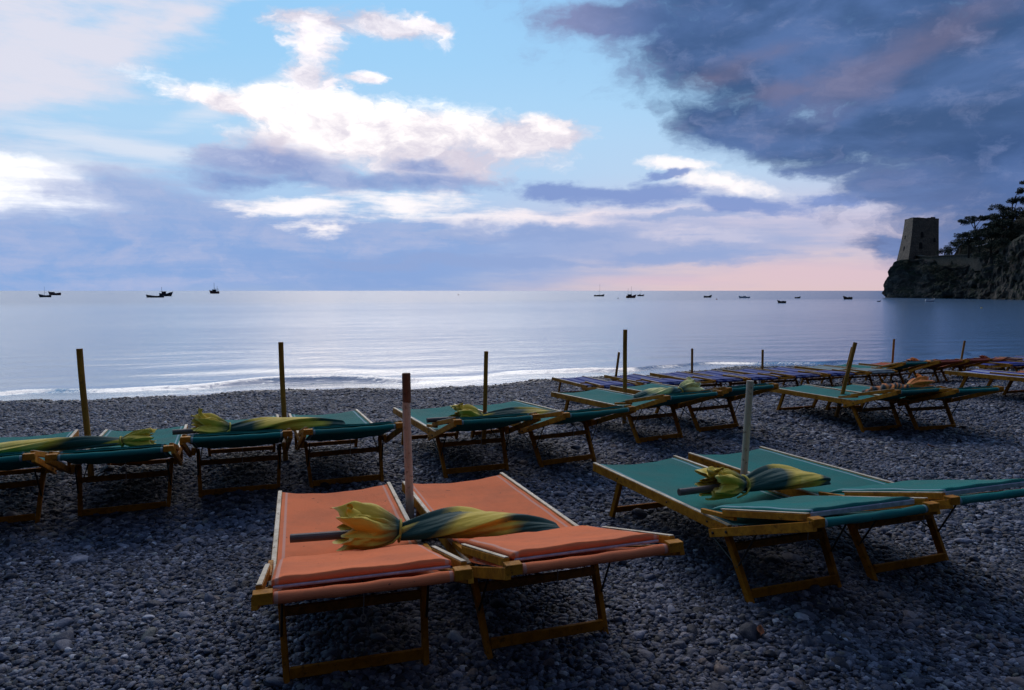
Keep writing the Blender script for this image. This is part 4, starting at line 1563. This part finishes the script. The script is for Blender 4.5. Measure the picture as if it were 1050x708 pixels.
def build_wall():
    # retaining wall that runs from the tower along the edge
    pts = [(936, 282), (944, 275.5), (954, 270.5), (966, 264.5), (978, 259), (990, 253), (1000, 248), (1012, 243)]
    topv = [262, 263.5, 263.5, 263, 262.5, 262, 261, 259]
    botv = [278, 279, 279, 279, 279, 278, 278, 277]
    root = thing('retaining_wall', 'low stone retaining wall running from the tower along the cliff edge', 'wall', spot(942, 275, 271), 0)
    o = Vector(root.location)
    mb = MB()
    V = []
    for (u, d), tv, bv in zip(pts, topv, botv):
        a, b_ = spot(u, bv, d - .2), spot(u, tv, d - .2)
        V += [a - o, b_ - o, b_ - o + Vector((.9, 1.6, 0)), a - o + Vector((.9, 1.6, 0))]
    n = len(pts)
    fs = []
    for i in range(n - 1):
        for k in range(4):
            p, q = i * 4 + k, i * 4 + (k + 1) % 4
            fs.append((p, p + 4, q + 4, q))
    fs += [(0, 1, 2, 3), tuple((n - 1) * 4 + k for k in (3, 2, 1, 0))]
    mb.add(V, fs)
    mb.build('masonry', M['wall_stone'], root)
    mb = MB()
    for i in range(n - 1):
        a = V[i * 4 + 1] + Vector((.4, .8, .12))
        b_ = V[i * 4 + 5] + Vector((.4, .8, .12))
        mb.beam(a, b_, 2.2, .3)
    mb.build('coping', M['wall_stone'], root)


build_wall()


def leaves(mb, c, rx, ry, rz, k, size, rnd):
    for _ in range(k):
        while True:
            p = Vector((rnd.uniform(-1, 1), rnd.uniform(-1, 1), rnd.uniform(-1, 1)))
            if .25 < p.length < 1:
                break
        q = Vector((c[0] + p.x * rx, c[1] + p.y * ry, c[2] + p.z * rz))
        n = Vector((rnd.gauss(0, 1), rnd.gauss(0, 1), rnd.gauss(0, 1))).normalized()
        s = n.orthogonal().normalized()
        t = n.cross(s)
        sz = size * rnd.uniform(.5, 1.3)
        a = rnd.uniform(0, 6.28)
        s, t = s * math.cos(a) + t * math.sin(a), t * math.cos(a) - s * math.sin(a)
        mb.add([q - s * sz, q - t * sz * .45, q + s * sz, q + t * sz * .45], [(0, 1, 2, 3)])


def pine(lab, u, v_top, v_base, d, spread, lean, seed, pads):
    rnd = random.Random(seed)
    b = spot(u, v_base, d)
    t = spot(u, v_top, d)
    H = t.z - b.z
    root = thing('pine_tree', lab, 'tree', b, 0, 'pines on the headland')
    mb = MB()
    path = [(0, 0, -2.5), (lean * .1, 0, H * .3), (lean * .45, .2, H * .6), (lean * .8, 0, H * .86)]
    mb.tube(path, [.36, .3, .22, .12], 8)
    crown = MB()
    for (dx, dz, rx, rz) in pads:
        c = (dx, rnd.uniform(-1, 1) * spread * .3, H + dz)
        k0 = min(1, max(.35, (H + dz - rz) / H))
        mb.tube([(lean * k0 * .8, 0, H * .75 * k0), ((lean * .7 + c[0]) / 2, c[1] / 2, (H * .8 + c[2]) / 2), (c[0], c[1], c[2])], [.14, .1, .05], 6)
        nsub = max(6, int(rx * 3.4))
        for _ in range(nsub):
            a, q = rnd.uniform(0, 6.28), math.sqrt(rnd.uniform(0, 1))
            cc = (c[0] + math.cos(a) * q * rx, c[1] + math.sin(a) * q * rx * .8, c[2] + rnd.uniform(-.5, .6) * rz)
            s = rnd.uniform(.7, 1.25)
            leaves(crown, cc, s * 1.25, s * 1.25, s * .72, 120, .24, rnd)
    mb.build('trunk', M['bark'], root, smooth=True)
    crown.build('crown', M['pine'], root)


pine('flat topped pine reaching out towards the tower', 1001, 224, 256, 247, 5, -3.0, 3, [(-5.2, -1.6, 2.6, .8), (-2.2, -.6, 2.6, .9), (1.2, -.4, 2.4, 1.0), (3.0, -3.0, 2.6, 1.0), (0, -4.4, 3.0, 1.0)])
pine('bushy dark pine behind the flat topped one', 1014, 222, 258, 252, 5, 1.0, 5, [(-1, -.8, 2.2, 1.2), (2, -1.8, 2.6, 1.2), (0, -4, 3.4, 1.4), (2.5, -6, 3.4, 1.4), (-2, -7, 3.2, 1.2)])
pine('tall ragged pine rising at the right edge', 1034, 196, 252, 243, 5, -1.0, 7, [(1.0, -.6, 1.8, 1.0), (-.6, -3.6, 1.8, .9), (2.2, -4.4, 2.4, 1.0), (-2.2, -8.2, 2.6, 1.0), (1.4, -9, 3.2, 1.3), (-3.0, -12.0, 3.0, 1.2), (2, -13.5, 4, 1.5)])
pine('dark pine lower down the slope near the right edge', 1026, 228, 264, 236, 5, .5, 9, [(-2, -1, 2.6, 1.2), (1.2, -.4, 2.4, 1.2), (0, -4, 4.0, 1.6), (3, -6, 3.4, 1.4), (-3, -7, 3.4, 1.4)])
pine('pine filling the slope beyond the right edge', 1052, 188, 250, 240, 5, .5, 13, [(-2, -1, 2.6, 1.4), (1.2, -.4, 2.8, 1.4), (0, -5, 4.0, 1.8), (3, -8, 3.8, 1.6), (-3, -10, 3.8, 1.6)])


pine('low spreading pine behind the rocky bump', 990, 240, 258, 250, 5, -.6, 17, [(-2.4, -.8, 2.4, 1.1), (1.0, -.2, 2.6, 1.2), (3.0, -1.6, 2.6, 1.2), (0, -3, 3.4, 1.4)])
pine('dark pine filling the middle of the slope', 1012, 238, 262, 240, 5, .4, 19, [(-3, -1, 2.8, 1.4), (0, -.2, 3.0, 1.5), (3.2, -1.2, 3.0, 1.4), (1, -4, 4.0, 1.6), (-2, -5, 3.4, 1.4)])
pine('tall dark pine between the flat topped and the ragged one', 1022, 212, 256, 248, 5, .8, 23, [(-1.4, -.6, 2.2, 1.1), (1.6, -1.6, 2.4, 1.1), (-1.2, -4, 3.0, 1.3), (2.2, -5, 3.0, 1.3), (0, -8, 3.8, 1.6)])


def shrub(lab, u, v, d, rx, rz, seed):
    rnd = random.Random(seed)
    b = spot(u, v, d)
    root = thing('shrub', lab, 'shrub', b, 0, 'shrubs on the headland')
    mb = MB()
    for _ in range(5):
        a = rnd.uniform(0, 6.28)
        mb.tube([(0, 0, -.8), (math.cos(a) * rx * .3, math.sin(a) * rx * .3, rz * .5), (math.cos(a) * rx * .6, math.sin(a) * rx * .6, rz * 1.1)], [.08, .06, .03], 5)
    mb.build('stem', M['bark'], root)
    mb = MB()
    for _ in range(int(6 + rx * 3)):
        a, q = rnd.uniform(0, 6.28), math.sqrt(rnd.uniform(0, 1))
        leaves(mb, (math.cos(a) * q * rx, math.sin(a) * q * rx * .7, rz * rnd.uniform(.2, 1.5) * (1 - .4 * q)), 1.0, 1.0, .8, 110, .2, rnd)
    mb.build('foliage', M['shrub'], root)


for i, (lab, u, v, d, rx, rz) in enumerate([
    ('low round shrub against the right foot of the tower', 965, 262, 266, 2.4, 2.0),
    ('bushy shrub on the wall right of the round one', 973, 260, 260, 2.8, 2.6),
    ('taller shrub beside the rocky bump behind the wall', 982, 257, 256, 3.0, 3.2),
    ('shrub at the root of the flat topped pine', 992, 254, 252, 3.2, 3.6),
    ('dark shrub clump hanging down the cliff below the tower', 928, 276, 278, 3.0, 2.4),
    ('shrub hanging over the cliff under the left end of the wall', 953, 281, 262, 3.6, 2.4),
    ('ivy like shrub in the middle of the cliff below the wall', 966, 287, 256, 3.6, 2.4),
    ('shrub at the top of the cliff right of the wall end', 1008, 268, 236, 3.6, 2.6),
    ('shrub on the cliff close to the right edge', 1028, 274, 226, 3.8, 2.6),
]):
    shrub(lab, u, v, d, rx, rz, 100 + i)

# pale sheet on the slope under the pines
p = spot(1004, 252, 243)
aw = thing('awning', 'white awning among the trees on the headland', 'awning', p, 0)
mb = MB()
mb.add([(-1.9, 0, -.5), (1.7, -.4, .5), (2.1, 1.6, .75), (-1.5, 2.0, -.1), (-1.9, 0, -.62), (1.7, -.4, .38), (2.1, 1.6, .63), (-1.5, 2.0, -.22)],
       [(0, 1, 2, 3), (7, 6, 5, 4), (0, 4, 5, 1), (1, 5, 6, 2), (2, 6, 7, 3), (3, 7, 4, 0)])
mb.build('cover', M['awning'], aw)
mb = MB()
for (a, b_, c_) in ((-1.8, .1, -.55), (1.6, -.3, .4), (2.0, 1.5, .65)):
    mb.tube([(a, b_, c_), (a, b_, -4)], .05, 6)
mb.build('post', M['bark'], aw)

# ------------------------------------------------------------------ a few dry leaves on the shingle
M['leaf'] = mat_plain('dry_leaf', (.22, .075, .03, 1), .7)
for (lab, x, y, a) in [('reddish dry leaf on the pebbles beyond the right green lounger', 2.05, 4.22, .4),
                       ('small orange leaf on the pebbles below the nearest green lounger', 1.05, 2.95, 1.3),
                       ('brown leaf on the pebbles in front of the orange striped umbrella', 4.0, 6.75, 2.2)]:
    mb = MB()
    N = 7
    vs = []
    for i in range(N):
        t = i / (N - 1)
        w_ = .017 * math.sin(math.pi * min(1, t * .94 + .05)) ** .8
        for sgn in (-1, 0, 1):
            vs.append((t * .06 - .03, sgn * w_, .012 * abs(sgn) + .02 * (t - .5) ** 2 + .022))
    fs = []
    for i in range(N - 1):
        for k in range(2):
            q = i * 3 + k
            fs.append((q, q + 1, q + 4, q + 3))
    mb.add(vs, fs)
    o = mb.build('dry_leaf', M['leaf'], None, smooth=True)
    sd = o.modifiers.new('thick', 'SOLIDIFY')
    sd.thickness = .0008
    o.location = (x, y, gz(x, y) + .012)
    o.rotation_euler = (.3, -.2, a)
    tag(o, lab, 'leaf', 'dry leaves on the beach')
